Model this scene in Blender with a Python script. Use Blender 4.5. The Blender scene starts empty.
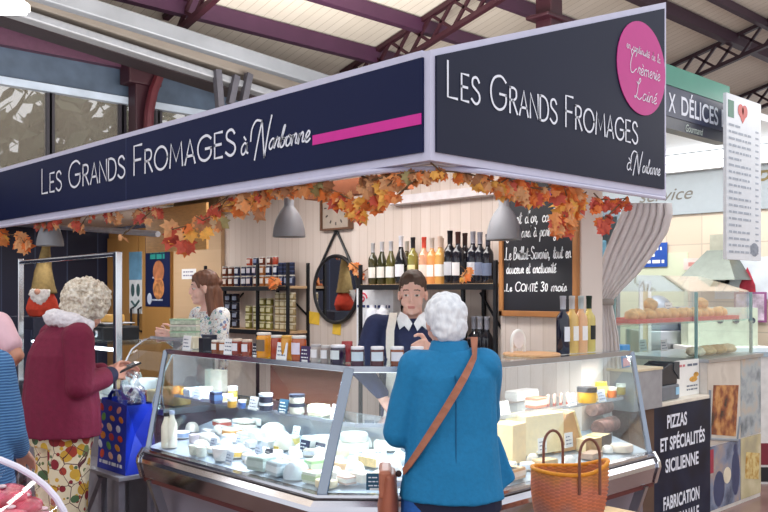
import bpy, bmesh, math, random
from mathutils import Vector as V, Matrix as M, noise
R = random.Random(11)
SC = bpy.context.scene; COL = SC.collection
PI = math.pi
# ---------------------------------------------------------------- camera frame (the stall's corner is the world origin)
F, CX, CY = 864.0, 384.0, 292.0
_n = math.hypot(.6899, .7239); SA, CA = .6899/_n, .7239/_n
CAM = V((-2.604, -2.63, 1.6)); FWD = V((SA, CA, 0)); RGT = V((CA, -SA, 0)); CRZ = -math.atan2(SA, CA)
def ray(px, py): return FWD + RGT*((px-CX)/F) + V((0, 0, -(py-CY)/F))
def W(px, py, d): return CAM + ray(px, py)*d
def onX(px, py, X):
    d = ray(px, py); return CAM + d*((X-CAM.x)/d.x)
def onY(px, py, Y):
    d = ray(px, py); return CAM + d*((Y-CAM.y)/d.y)
def onZ(px, py, Z):
    d = ray(px, py); return CAM + d*((Z-CAM.z)/d.z)
def deckz(p): return .748+(min(p.x, p.y)+.2)*.12
def onDeck(px, py):
    d = ray(px, py); t = 3.0
    while t < 7:
        p = CAM + d*t
        if p.z <= deckz(p): return p
        t += .004
    return p
cam = bpy.data.cameras.new('camera'); co = bpy.data.objects.new('camera', cam); COL.objects.link(co)
co.location = CAM; co.rotation_euler = (PI/2, 0, CRZ); cam.sensor_width = 36; cam.lens = F/768*36
cam.shift_y = (CY-256)/768; cam.clip_end = 200; SC.camera = co
# ---------------------------------------------------------------- materials
def lin(c):
    if isinstance(c, str):
        c = c.lstrip('#'); c = [int(c[i:i+2], 16)/255 for i in (0, 2, 4)]
    return tuple((x/12.92 if x <= .04045 else ((x+.055)/1.055)**2.4) for x in c) + (1,)
class NT:
    def __init__(s, name):
        s.m = bpy.data.materials.new(name); s.m.use_nodes = True; s.t = s.m.node_tree; s.n = s.t.nodes; s.n.clear()
        s.out = s.n.new('ShaderNodeOutputMaterial')
    def add(s, ty, ins=None, **kw):
        k = s.n.new('ShaderNode'+ty)
        for a, b in kw.items(): setattr(k, a, b)
        for a, b in (ins or {}).items():
            if hasattr(b, 'is_output'): s.t.links.new(b, k.inputs[a])
            else: k.inputs[a].default_value = b
        return k
    def math(s, op, a, b=0.0): return s.add('Math', {0: a, 1: b}, operation=op).outputs[0]
    def mix(s, f, a, b): 
        k = s.add('Mix', {0: f}, data_type='RGBA')
        for i, x in ((6, a), (7, b)):
            if hasattr(x, 'is_output'): s.t.links.new(x, k.inputs[i])
            else: k.inputs[i].default_value = x
        return k.outputs[2]
    def ramp(s, f, stops, const=False):
        k = s.add('ValToRGB', {0: f}); e = k.color_ramp.elements
        if const: k.color_ramp.interpolation = 'CONSTANT'
        while len(e) < len(stops): e.new(1)
        for i, (p, c) in enumerate(stops): e[i].position = p; e[i].color = lin(c)
        return k.outputs[0]
    def coord(s, scale=(1, 1, 1), kind='Object'):
        t = s.add('TexCoord'); return s.add('Mapping', {'Vector': t.outputs[kind], 'Scale': scale}).outputs[0]
    def noise(s, vec, scale, detail=3): return s.add('TexNoise', {'Vector': vec, 'Scale': scale, 'Detail': detail}).outputs[0]
    def pbr(s, col, rough=.5, metal=0, bump=None, bs=.3, bd=.01, **kw):
        b = s.add('BsdfPrincipled', {'Base Color': col, 'Roughness': rough, 'Metallic': metal})
        for a, x in kw.items():
            if hasattr(x, 'is_output'): s.t.links.new(x, b.inputs[a.replace('_', ' ').title().replace('Ior', 'IOR')])
            else: b.inputs[a.replace('_', ' ').title().replace('Ior', 'IOR')].default_value = x
        if bump is not None:
            bp = s.add('Bump', {'Height': bump, 'Strength': bs, 'Distance': bd}); s.t.links.new(bp.outputs[0], b.inputs['Normal'])
        s.t.links.new(b.outputs[0], s.out.inputs[0]); return s.m
MC = {}
def mat(col, rough=.5, metal=0, var=.1, scale=14, bump=0, st=(1, 1, 1), **kw):
    key = (col, rough, metal, var, scale, bump, st, tuple(kw.items()))
    if key in MC: return MC[key]
    n = NT('surface'); c = lin(col); nz = n.noise(n.coord(st), scale)
    a = tuple(max(0, x*(1-var)) for x in c[:3])+(1,); b = tuple(min(1, x*(1+var)) for x in c[:3])+(1,)
    f = n.ramp(nz, [(.3, (0, 0, 0)), (.7, (1, 1, 1))])
    MC[key] = n.pbr(n.mix(f, a, b), rough, metal, nz if bump else None, bump or .1, **kw)
    return MC[key]
def planks(c1, c2, axis=1, w=.11, rough=.6, grain=(6, 60, 3), gap=.03, gapcol=None, kind='Object'):
    n = NT('planks'); t = n.add('TexCoord').outputs[kind]; x = n.add('SeparateXYZ', {0: t}).outputs[axis]
    u = n.math('DIVIDE', x, w); fl = n.math('FLOOR', u); fr = n.math('FRACT', u)
    wn = n.add('TexWhiteNoise', {'W': fl}, noise_dimensions='1D').outputs[0]
    mp = n.add('Mapping', {'Vector': t, 'Scale': grain}).outputs[0]
    nz = n.noise(mp, 1.0, 5); f = n.math('ADD', n.math('MULTIPLY', wn, .5), n.math('MULTIPLY', nz, .5))
    col = n.mix(f, lin(c1), lin(c2)); g = n.math('LESS_THAN', fr, gap)
    col = n.mix(g, col, lin(gapcol or c1)); return n.pbr(col, rough, 0, n.math('SUBTRACT', nz, g), .25)
def glass(tint=(.96, .98, .98), base=.05, gain=.75, rough=.02):
    n = NT('clear_glass'); lw = n.add('LayerWeight', {0: .5}).outputs['Facing']
    f = n.math('ADD', n.math('MULTIPLY', n.math('POWER', lw, 3.5), gain), base)
    a = n.add('BsdfTransparent', {0: tint+(1,)}); g = n.add('BsdfGlossy', {'Color': (1, 1, 1, 1), 'Roughness': rough})
    x = n.add('MixShader', {0: f, 1: a.outputs[0], 2: g.outputs[0]}); n.t.links.new(x.outputs[0], n.out.inputs[0]); return n.m
def emis(col, st):
    n = NT('lamp_light'); e = n.add('Emission', {0: lin(col), 1: st}); n.t.links.new(e.outputs[0], n.out.inputs[0]); return n.m
CHROME = mat('#d5d7dc', .16, 1, .04, 6); STEEL = mat('#b9bcc2', .3, 1, .06, 8); BLACK = mat('#16161b', .45); WHITE = mat('#f2f1ee', .5, 0, .03)
GLASS = glass(); GLASSB = glass((.9, .96, .97), .04, .6); IRON = mat('#1b1c22', .5, .3); CARD = mat('#f4f5f7', .6, 0, .02); INK = mat('#2c3048', .7)
SLATE = mat('#22263a', .7, 0, .1); CHALK = mat('#eef0f4', .8, 0, .05)
# ---------------------------------------------------------------- mesh builder
class MB:
    def __init__(s): s.v = []; s.f = []; s.mi = []; s.m = 0
    def add(s, vs, fs):
        o = len(s.v); s.v += [V(p) for p in vs]
        for q in fs: s.f.append(tuple(i+o for i in q)); s.mi.append(s.m)
        return s
    def bb(s, x0, x1, y0, y1, z0, z1):
        return s.add([(x, y, z) for z in (z0, z1) for x, y in ((x0, y0), (x1, y0), (x1, y1), (x0, y1))],
                     [(3, 2, 1, 0), (4, 5, 6, 7), (0, 1, 5, 4), (1, 2, 6, 5), (2, 3, 7, 6), (3, 0, 4, 7)])
    def box(s, c, d, rot=None):
        vs = [V((x*d[0]/2, y*d[1]/2, z*d[2]/2)) for z in (-1, 1) for x, y in ((-1, -1), (1, -1), (1, 1), (-1, 1))]
        if rot is not None: vs = [rot @ p for p in vs]
        return s.add([p+V(c) for p in vs], [(3, 2, 1, 0), (4, 5, 6, 7), (0, 1, 5, 4), (1, 2, 6, 5), (2, 3, 7, 6), (3, 0, 4, 7)])
    def beam(s, p, q, w, h, up=(0, 0, 1)):
        p, q = V(p), V(q); d = (q-p); L = d.length; x = d.normalized(); y = V(up).cross(x).normalized(); z = x.cross(y)
        return s.box((p+q)/2, (L, w, h), M((x, y, z)).transposed())
    def tube(s, path, r, n=8, closed=False, sq=(1, 1)):
        path = [V(p) for p in path]; k = len(path); rs = r if isinstance(r, (list, tuple)) else [r]*k
        vs = []; up = V((0, 0, 1)); prev = None
        for i, p in enumerate(path):
            a = path[(i-1) % k] if closed or i else p; b = path[(i+1) % k] if closed or i < k-1 else p
            t = (b-a).normalized()
            if prev is None:
                x = t.cross(up)
                if x.length < .05: x = t.cross(V((0, 1, 0)))
            else: x = prev - t*prev.dot(t)
            x.normalize(); prev = x; y = t.cross(x)
            for j in range(n):
                an = 2*PI*j/n; vs.append(p + x*math.cos(an)*rs[i]*sq[0] + y*math.sin(an)*rs[i]*sq[1])
        fs = []
        for i in range(k if closed else k-1):
            for j in range(n):
                a, b = i*n+j, i*n+(j+1) % n; c, d = ((i+1) % k)*n+(j+1) % n, ((i+1) % k)*n+j; fs.append((a, b, c, d))
        if not closed: fs += [tuple(range(n-1, -1, -1)), tuple((k-1)*n+j for j in range(n))]
        return s.add(vs, fs)
    def lathe(s, prof, c=(0, 0, 0), n=16, sc=(1, 1), rot=None, arc=None):
        c = V(c); vs = []; k = len(prof); full = arc is None; m = n if full else n+1
        for r, z in prof:
            for j in range(m):
                an = (2*PI*j/n) if full else arc[0]+(arc[1]-arc[0])*j/n
                p = V((r*math.cos(an)*sc[0], r*math.sin(an)*sc[1], z)); vs.append((rot @ p if rot is not None else p)+c)
        fs = []
        for i in range(k-1):
            for j in range(n):
                j2 = (j+1) % m; fs.append((i*m+j, i*m+j2, (i+1)*m+j2, (i+1)*m+j))
        if full:
            if prof[0][0] > 1e-4: fs.append(tuple(range(m-1, -1, -1)))
            if prof[-1][0] > 1e-4: fs.append(tuple((k-1)*m+j for j in range(m)))
        return s.add(vs, fs)
    def prism(s, pts, ext):
        pts = [V(p) for p in pts]; n = len(pts); e = V(ext)
        return s.add(pts+[p+e for p in pts], [tuple(range(n-1, -1, -1)), tuple(range(n, 2*n))]+[(i, (i+1) % n, n+(i+1) % n, n+i) for i in range(n)])
    def ell(s, c, r, rot=None, n=14, m=9):
        prof = [(math.sin(PI*i/m), -math.cos(PI*i/m)) for i in range(m+1)]
        vs = []; c = V(c)
        if not isinstance(r, (tuple, list)): r = (r, r, r)
        for a, z in prof:
            for j in range(n):
                p = V((a*math.cos(2*PI*j/n)*r[0], a*math.sin(2*PI*j/n)*r[1], z*r[2])); vs.append((rot @ p if rot is not None else p)+c)
        fs = [(i*n+j, i*n+(j+1) % n, (i+1)*n+(j+1) % n, (i+1)*n+j) for i in range(m) for j in range(n)]
        return s.add(vs, fs)
    def cap(s, p, q, a, b, n=12):
        p, q = V(p), V(q); d = q-p; L = max(d.length, 1e-4); z = d.normalized()
        x = z.cross(V((0, 0, 1))) if abs(z.z) < .95 else z.cross(V((0, 1, 0))); x.normalize(); y = z.cross(x)
        pr = [(a*math.cos(t), a*math.sin(t)) for t in (-1.5, -1.1, -.7, -.35, 0)]+[(b*math.cos(t), L+b*math.sin(t)) for t in (0, .35, .7, 1.1, 1.5)]
        return s.lathe(pr, p, n, rot=M((x, y, z)).transposed())
    def rings(s, rs, n=20):
        """closed stack of ellipses: (cx, cy, cz, rx, ry)"""
        vs = []
        for cx, cy, cz, rx, ry in rs:
            for j in range(n): vs.append((cx+rx*math.cos(2*PI*j/n), cy+ry*math.sin(2*PI*j/n), cz))
        k = len(rs); fs = [(i*n+j, i*n+(j+1) % n, (i+1)*n+(j+1) % n, (i+1)*n+j) for i in range(k-1) for j in range(n)]
        return s.add(vs, fs+[tuple(range(n-1, -1, -1)), tuple((k-1)*n+j for j in range(n))])
    def build(s, name, m, parent=None, loc=None, rz=0, smooth=False, bevel=0, seg=2, weld=False):
        me = bpy.data.meshes.new(name); me.from_pydata([tuple(p) for p in s.v], [], s.f)
        ms = m if isinstance(m, (list, tuple)) else [m]
        for x in ms: me.materials.append(x)
        if len(ms) > 1: me.polygons.foreach_set('material_index', s.mi)
        bm = bmesh.new(); bm.from_mesh(me)
        if weld: bmesh.ops.remove_doubles(bm, verts=bm.verts, dist=1e-5)
        bmesh.ops.recalc_face_normals(bm, faces=bm.faces); bm.to_mesh(me); bm.free()
        if smooth:
            me.shade_smooth(); me.set_sharp_from_angle(angle=math.radians(smooth if smooth > 1 else 40))
        o = bpy.data.objects.new(name, me); COL.objects.link(o)
        if parent: o.parent = parent
        if loc is not None: o.location = loc
        o.rotation_euler = (0, 0, rz)
        if bevel:
            b = o.modifiers.new('bevel', 'BEVEL'); b.width = bevel; b.segments = seg; b.limit_method = 'ANGLE'
        return o
class Blob(MB):
    def flesh(s, name, m, parent, voxel=.005, it=4, disp=None, matfn=None, **kw):
        o = s.build('tmp', WHITE, **kw)
        r = o.modifiers.new('r', 'REMESH'); r.mode = 'VOXEL'; r.voxel_size = voxel
        if it: q = o.modifiers.new('s', 'SMOOTH'); q.factor = .5; q.iterations = it
        dg = bpy.context.evaluated_depsgraph_get(); me = bpy.data.meshes.new_from_object(o.evaluated_get(dg)); bpy.data.objects.remove(o)
        me.name = name; me.materials.clear()
        if disp:
            nn = [v.normal.copy() for v in me.vertices]
            for v, nr in zip(me.vertices, nn): v.co = disp(v.co, nr)
        for x in (m if isinstance(m, (list, tuple)) else [m]): me.materials.append(x)
        if matfn: me.polygons.foreach_set('material_index', [matfn(p.center) for p in me.polygons])
        me.shade_smooth(); ob = bpy.data.objects.new(name, me); COL.objects.link(ob)
        if parent: ob.parent = parent
        return ob
def tag(o, label, cat, group=None, kind=None):
    o['label'] = label; o['category'] = cat
    if group: o['group'] = group
    if kind: o['kind'] = kind
    return o
def struct(o): o['kind'] = 'structure'; return o
def thing(name, label, cat, loc=(0, 0, 0), rz=0, group=None):
    o = bpy.data.objects.new(name, None); COL.objects.link(o); o.location = loc; o.rotation_euler = (0, 0, rz); o.empty_display_size = .1
    return tag(o, label, cat, group)
def dup(o, loc, rz=None, label=None, group=None, sc=None):
    r = o.copy(); COL.objects.link(r); r.location = loc
    if rz is not None: r.rotation_euler = (0, 0, rz)
    if sc: r.scale = (sc, sc, sc) if not isinstance(sc, tuple) else sc
    if label: r['label'] = label
    if group: r['group'] = group
    for ch in list(o.children):
        c = ch.copy(); COL.objects.link(c); c.parent = r
        for g in ch.children:
            d = g.copy(); COL.objects.link(d); d.parent = c
    return r
FL = math.atan2(-1, 0)   # things looking out over the left front face -x, over the right front -y
# ---------------------------------------------------------------- lettering
def sm(pts, k=5):
    P = [pts[0]]+list(pts)+[pts[-1]]; out = []
    for i in range(1, len(P)-2):
        a, b, c, d = P[i-1], P[i], P[i+1], P[i+2]
        for t in range(k):
            t /= k; out.append(tuple(.5*(2*b[j]+(c[j]-a[j])*t+(2*a[j]-5*b[j]+4*c[j]-d[j])*t*t+(3*b[j]-a[j]-3*c[j]+d[j])*t**3) for j in (0, 1)))
    return out+[tuple(pts[-1])]
G = {}
def g(ch, w, *st): G[ch] = (w, [sm(x[1:]) if x[0] == 's' else list(x) for x in st])
g('L', .46, [(0, 1), (0, 0), (.42, 0)]); g('E', .46, [(.42, 1), (0, 1), (0, 0), (.42, 0)], [(0, .52), (.36, .52)])
g('S', .52, ['s', (.46, .84), (.36, .97), (.22, 1), (.06, .9), (.06, .68), (.25, .54), (.45, .4), (.5, .2), (.38, .03), (.2, 0), (0, .14)])
g('G', .82, ['s', (.76, .86), (.6, .98), (.42, 1), (.18, .9), (.03, .65), (.03, .35), (.16, .1), (.4, 0), (.62, .06), (.76, .22), (.78, .46)], [(.78, .47), (.46, .47)])
g('R', .5, [(0, 0), (0, 1)], ['s', (0, 1), (.25, 1), (.42, .9), (.42, .65), (.25, .52), (0, .5)], [(.2, .5), (.5, 0)])
g('A', .6, [(0, 0), (.3, 1), (.6, 0)], [(.1, .32), (.5, .32)]); g('N', .56, [(0, 0), (0, 1), (.56, 0), (.56, 1)])
g('D', .6, [(0, 0), (0, 1)], ['s', (0, 1), (.25, 1), (.5, .85), (.6, .5), (.5, .15), (.25, 0), (0, 0)])
g('F', .44, [(.42, 1), (0, 1), (0, 0)], [(0, .5), (.36, .5)]); g('M', .8, [(0, 0), (.08, 1), (.4, .22), (.72, 1), (.8, 0)])
G['O'] = (.86, [[(.43+.43*math.cos(t*PI/12), .5+.5*math.sin(t*PI/12)) for t in range(25)]])
g('T', .5, [(0, 1), (.5, 1)], [(.25, 1), (.25, 0)]); G['C'] = (.72, [G['G'][1][0][:-6]]); g('É', .46, *[list(x) for x in G['E'][1]], [(.15, 1.1), (.32, 1.26)])
g('3', .45, ['s', (.02, .9), (.22, 1), (.4, .82), (.2, .54), (.44, .3), (.25, 0), (0, .1)]); G['0'] = (.45, [[(.22+.2*math.cos(t*PI/8), .5+.5*math.sin(t*PI/8)) for t in range(17)]])
g('B', .5, [(0, 0), (0, 1)], ['s', (0, 1), (.32, .95), (.34, .65), (.05, .53)], ['s', (.05, .53), (.42, .45), (.44, .12), (.2, 0), (0, 0)])
g('.', .2, [(.04, .02), (.1, .06)]); g(',', .2, [(.1, .08), (.02, -.14)]); g("'", .2, [(.1, 1), (.05, .8)]); g('-', .4, [(.05, .3), (.33, .3)]); G[' '] = (.36, [])
g('a', .5, ['s', (.38, .42), (.22, .5), (.06, .34), (.06, .1), (.2, 0), (.34, .14), (.4, .48), (.39, .12), (.5, .03)])
g('b', .44, ['s', (0, .1), (.14, .6), (.2, 1), (.09, .9), (.08, .1), (.24, 0), (.36, .15), (.32, .38), (.16, .4), (.4, .38), (.46, .42)])
g('c', .4, ['s', (.34, .4), (.22, .5), (.06, .32), (.08, .08), (.24, 0), (.4, .1)]); g('d', .5, ['s', (.36, .4), (.22, .5), (.06, .32), (.08, .08), (.2, 0), (.36, .2), (.44, 1), (.4, .12), (.5, .03)])
g('e', .4, ['s', (.02, .14), (.24, .26), (.3, .42), (.18, .5), (.06, .32), (.1, .06), (.24, 0), (.4, .12)]); g('f', .34, ['s', (0, .1), (.2, .6), (.3, .98), (.18, .95), (.14, .3), (.1, -.35)], [(.04, .42), (.3, .46)])
g('g', .5, ['s', (.38, .42), (.22, .5), (.06, .34), (.08, .1), (.22, .02), (.36, .2), (.4, .46), (.36, -.3), (.18, -.4), (.1, -.24), (.48, .1)])
g('i', .26, ['s', (0, .1), (.12, .48), (.1, .1), (.16, 0), (.28, .1)], [(.15, .66), (.18, .7)]); g('l', .28, ['s', (0, .1), (.18, .6), (.22, .98), (.12, .95), (.1, .15), (.17, 0), (.3, .1)])
g('m', .72, ['s', (0, .1), (.08, .48), (.08, 0)], ['s', (.08, .3), (.24, .5), (.32, .4), (.32, 0)], ['s', (.32, .3), (.48, .5), (.57, .4), (.58, .08), (.72, .06)])
g('n', .5, ['s', (0, .1), (.08, .48), (.08, 0)], ['s', (.08, .3), (.24, .5), (.34, .4), (.35, .08), (.5, .06)]); g('o', .44, ['s', (.24, .5), (.06, .36), (.08, .08), (.24, 0), (.38, .16), (.36, .4), (.24, .5), (.3, .4), (.46, .42)])
g('p', .46, ['s', (.02, .2), (.12, .5), (.06, -.42)], ['s', (.1, .3), (.26, .5), (.38, .34), (.32, .06), (.1, .04), (.46, .08)]); g('r', .36, ['s', (0, .1), (.1, .52), (.14, .44), (.28, .44), (.24, .1), (.36, .04)])
g('s', .36, ['s', (0, .06), (.2, .5), (.28, .2), (.16, 0), (.04, .08), (.36, .1)]); g('t', .32, ['s', (.02, .1), (.18, .9), (.12, .1), (.2, 0), (.32, .08)], [(.02, .58), (.3, .62)])
g('u', .5, ['s', (0, .1), (.08, .48), (.08, .1), (.2, 0), (.34, .14), (.4, .48), (.4, .1), (.5, .03)]); g('v', .4, ['s', (0, .4), (.08, .48), (.16, .02), (.34, .44), (.42, .42)])
for a, b in (('à', 'a'), ('è', 'e')): g(a, G[b][0], *[list(x) for x in G[b][1]], [(.14, .78), (.28, .64)])
g('é', G['e'][0], *[list(x) for x in G['e'][1]], [(.16, .64), (.32, .8)])
# looped script capitals under digits-free keys
g('Ñ', .95, ['s', (-.06, .5), (-.02, .8), (.16, 1.0), (.36, .98), (.44, .95)], ['s', (.44, .96), (.3, .55), (.14, -.02)], ['s', (.44, .96), (.5, .5), (.58, .0)], ['s', (.58, 0), (.72, .6), (.86, 1.04)])
g('Ç', .72, ['s', (.5, .72), (.6, .9), (.48, 1), (.2, .8), (.06, .4), (.14, .05), (.36, 0), (.6, .16), (.7, .2)], ['s', (.1, .75), (.02, .9), (.14, 1)])
g('Ł', .72, ['s', (.1, .8), (.3, .72), (.46, .9), (.38, 1), (.28, .8), (.24, .3), (.1, .04), (.02, .1), (.2, .1), (.5, 0), (.7, .12)])
def strokes(s, smallcaps=None, space=.16):
    """[(polyline)] of a line of writing with cap height 1, and its width"""
    x = 0; out = []; first = True
    for ch in s:
        w, st = G.get(ch, G[' ']); k = 1 if (smallcaps is None or first) else smallcaps
        for q in st: out.append([(x+a*k, b*k) for a, b in q])
        x += (w+(space if smallcaps is not None else (0 if ch.islower() or ch in 'àèé' else .1)))*k; first = (ch == ' ')
    return out, x
def write(mb, s, o, ex, ey, width=None, h=.1, r=.004, shear=0, smallcaps=None, off=.002, space=.16):
    """draws a line of writing as flat ribbons in the plane (o; ex, ey); nr is the plane's outward side"""
    st, w = strokes(s, smallcaps, space); ex, ey, o = V(ex), V(ey), V(o); nr = ex.cross(ey).normalized(); kx = (width/w) if width else h
    for q in st:
        pts = [o+ex*((a+b*shear)*kx)+ey*(b*h) for a, b in q]; vs = []; n = len(pts)
        for i in range(n):
            t = pts[min(i+1, n-1)]-pts[max(i-1, 0)]
            if t.length < 1e-7: t = ex.copy()
            t.normalize(); sd = nr.cross(t)*r
            e = t*r*.8 if i == n-1 else (-t*r*.8 if i == 0 else V((0, 0, 0)))
            vs += [pts[i]+sd+nr*off+e, pts[i]-sd+nr*off+e]
        mb.add(vs, [(2*i, 2*i+1, 2*i+3, 2*i+2) for i in range(n-1)])
    return w*kx
def write_words(name, m, parent, s, o, ex, ey, width, h, r, **kw):
    """one mesh per word of a line"""
    sc_, sp = kw.get('smallcaps'), kw.get('space', .16); k = width/strokes(s, sc_, sp)[1]; o, ex = V(o), V(ex); x = 0; gap = strokes('A A', sc_, sp)[1]-2*strokes('A', sc_, sp)[1]
    for wd in s.split(' '):
        w_ = strokes(wd, sc_, sp)[1]; mb = MB(); write(mb, wd, o+ex*(x*k), ex, ey, w_*k, h, r, **kw); mb.build(name, m, parent); x += w_+gap
def squiggle(mb, o, ex, ey, width, h, r, seed=0, off=.0015):
    """an illegible printed line: a run of small blocks"""
    rr = random.Random(seed); o, ex, ey = V(o), V(ex), V(ey); nr = ex.cross(ey).normalized()*off; x = 0
    while x < width-h*.5:
        w = min(h*rr.uniform(.8, 3.2), width-x); p = o+ex*x+nr
        mb.add([p, p+ex*w, p+ex*w+ey*r, p+ey*r], [(0, 1, 2, 3)]); x += w+h*.55
def typed(s, o, ex, ey, m, name, parent, h=.1, sx=1, shear=0, bold=0, off=.003, align='LEFT', width=None):
    """a line of printed type as a thin mesh"""
    c = bpy.data.curves.new('t', 'FONT'); c.body = s; c.size = 1; c.shear = shear; c.offset = bold; c.extrude = 0; c.align_x = align
    t = bpy.data.objects.new('t', c); COL.objects.link(t); dg = bpy.context.evaluated_depsgraph_get()
    me = bpy.data.meshes.new_from_object(t.evaluated_get(dg)); bpy.data.objects.remove(t)
    ex, ey, o = V(ex), V(ey), V(o); nr = ex.cross(ey).normalized(); k = h/.70
    if width:
        xs = [v.co.x for v in me.vertices]; sx = width/(max(xs)-min(xs))/k
    for v in me.vertices: v.co = o+ex*(v.co.x*k*sx)+ey*(v.co.y*k)+nr*off
    me.materials.clear(); me.materials.append(m); me.name = name
    ob = bpy.data.objects.new(name, me); COL.objects.link(ob)
    if parent: ob.parent = parent
    return ob
# ================================================================ light and sky
w = bpy.data.worlds.new('sky'); SC.world = w; w.use_nodes = True
w.node_tree.nodes['Background'].inputs[0].default_value = (.93, .96, 1, 1); w.node_tree.nodes['Background'].inputs[1].default_value = 1.0
SC.view_settings.view_transform = 'Standard'; SC.view_settings.look = 'None'; SC.view_settings.exposure = .35; SC.view_settings.gamma = 1; SC.view_settings.use_curve_mapping = False
SC.cycles.max_bounces = 8; SC.cycles.transparent_max_bounces = 24; SC.cycles.use_denoising = True; SC.cycles.sample_clamp_indirect = 4
def lamp(name, ty, loc, e, col=(1, 1, 1), size=.1, sy=None, rot=None, spread=None):
    l = bpy.data.lights.new(name, ty); l.energy = e; l.color = col
    if ty == 'AREA':
        l.size = size
        if sy: l.shape = 'RECTANGLE'; l.size_y = sy
    elif ty in ('POINT', 'SPOT'): l.shadow_soft_size = size
    o = bpy.data.objects.new(name, l); COL.objects.link(o); o.location = loc
    if rot: o.rotation_euler = rot
    if ty == 'SPOT': l.spot_size = spread or 2.2; l.spot_blend = .6
    return o
# ================================================================ the market hall
n = NT('hall_floor'); nz = n.noise(n.coord(), 1.6, 6)
FLOOR = n.pbr(n.ramp(nz, [(.3, '#7d5f59'), (.55, '#94766f'), (.75, '#a58b83')]), .22)
struct(MB().bb(-14, 24, -10, 14, -.1, 0).build('floor', FLOOR))
PT = .245
def roofz(y): return 5.5+PT*(8.16-y)
def onRoof(px, py, dz=0):
    d = ray(px, py); t = (5.5+PT*(8.16-CAM.y)+dz-CAM.z)/(d.z+PT*d.y); return CAM+d*t
ROOFM = planks('#cfc6b8', '#ddd5c8', 0, .16, .75, (1, 2, 1), .05, '#a89d8c')
struct(MB().prism([(-6, 2, roofz(2)), (24, 2, roofz(2)), (24, 9.1, roofz(9.1)), (-6, 9.1, roofz(9.1))], (0, 0, .12)).build('ceiling', ROOFM))
PURP = mat('#47263f', .5, 0, .08, 3); BURG = mat('#35111d', .5, 0, .1, 3); DARKP = mat('#3a2030', .55)
for k, (a, b, wd, h) in enumerate([((150, -3), (362, 67), .14, .24), ((330, -3), (548, 65), .14, .2), ((488, -6), (566, 24), .12, .2), ((655, 3), (790, 97), .16, .2), ((705, -8), (800, 62), .1, .14)]):
    p, q = onRoof(*a, -h/2), onRoof(*b, -h/2); q.y = p.y; q.z = p.z if False else roofz(q.y)-h/2-.02; p.z = roofz(p.y)-h/2-.02
    d = (q-p).normalized(); struct(MB().beam(p-d*2.5, q+d*3, wd, h).build('beam', PURP if k < 3 else DARKP))
def truss(a, ln, dep, nb, mt):
    """lattice rafter hung under the roof: starts at pixel a on the roof and climbs towards the ridge"""
    A = onRoof(*a, -.06); d = V((0, -1, PT)).normalized(); B = A+d*ln; e = V((0, 0, -dep)); mb = MB()
    mb.beam(A-d*.3, B, .09, .07).beam(A+e-d*.3, B+e, .09, .07)
    for k in range(nb):
        P = A+(B-A)*(k/nb); Q = A+(B-A)*((k+1)/nb); mb.beam(P, Q+e, .045, .045).beam(P+e, Q, .045, .045)
        if k % 2 == 0: mb.beam(P, P+e, .06, .06)
    struct(mb.build('truss', mt))
truss((353, 66), 6.5, .42, 14, BURG)
truss((672, 66), 6.0, .42, 13, mat('#2e1824', .5))
truss((733, 100), 5.0, .42, 11, mat('#2e1824', .5))

p = onRoof(168, 20, -.3); truss((176, 8), 3.0, .35, 6, BURG)
# burgundy post under the roof
p = W(549, 22, 12.5); struct(MB().bb(p.x-.14, p.x+.14, p.y-.14, p.y+.14, p.z-2, p.z+1.2).bb(p.x-.3, p.x+.3, p.y-.2, p.y+.2, p.z+.0, p.z+.06).build('pillar', BURG, bevel=.02))
# window wall of the hall
YW = 9.0
def hw(px, py): return onY(px, py, YW)
struct(MB().bb(-6, 24, YW, YW+.2, 0, 2.3).build('wall_left', mat('#6d6a68', .8)))
zt = 5.35
struct(MB().bb(-6, 24, YW-.15, YW+.15, 4.80, 5.22).build('beam', mat('#573349', .5)))
struct(MB().bb(-6, 24, YW-.02, YW+.12, 4.40, 4.80).build('trim_1', mat('#4d5b6e', .4, 0, .25, 3)))
struct(MB().bb(-6, 24, YW-.10, YW+.02, 4.30, 4.40).build('trim_2', mat('#c2cfe0', .4, 0, .2, 2)))
PANE = NT('dusty_pane'); nz = PANE.noise(PANE.coord((1, 1, .6)), .9, 4)
dd = PANE.add('BsdfDiffuse', {0: PANE.ramp(nz, [(.3, '#a39787'), (.7, '#bdb3a5')])}); tt = PANE.add('BsdfTransparent', {0: (1, 1, 1, 1)})
tl = PANE.add('BsdfTranslucent', {0: lin('#b5ab9c')}); m1 = PANE.add('MixShader', {0: .6, 1: dd.outputs[0], 2: tl.outputs[0]})
mx = PANE.add('MixShader', {0: .6, 1: m1.outputs[0], 2: tt.outputs[0]}); PANE.t.links.new(mx.outputs[0], PANE.out.inputs[0])
xs = [-6, hw(-80, 100).x, hw(50, 100).x, hw(122, 100).x, hw(158, 100).x, hw(206, 100).x, hw(270, 100).x, 20]
for k in range(len(xs)-1):
    o = struct(MB().bb(xs[k]+.04, xs[k+1]-.04, YW+.02, YW+.03, 2.3, 4.3).build('window_%d' % (k+1), PANE.m))
    fr = MB()
    for x in (xs[k]+.02, xs[k+1]-.02): fr.bb(x-.035, x+.035, YW-.03, YW+.06, 2.3, 4.3)
    fr.bb(xs[k], xs[k+1], YW-.03, YW+.04, 2.98, 3.03); fr.build('window_frame', mat('#37323a', .5), o)
p, q = hw(124, 60), hw(141, 60)
struct(MB().bb(p.x, q.x, YW-.35, YW-.12, 0, 5.2).bb(p.x-.12, q.x+.12, YW-.4, YW-.1, 4.55, 4.85).build('pillar', BURG, bevel=.02))
arc = [onY(x, y, YW-.46) for x, y in ((148, 134), (149, 112), (153, 92), (160, 74), (172, 57))]
struct(MB().tube([V(a) for a in arc], .085, 8, sq=(.8, 1)).build('beam', mat('#5a2029', .5)))
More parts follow.
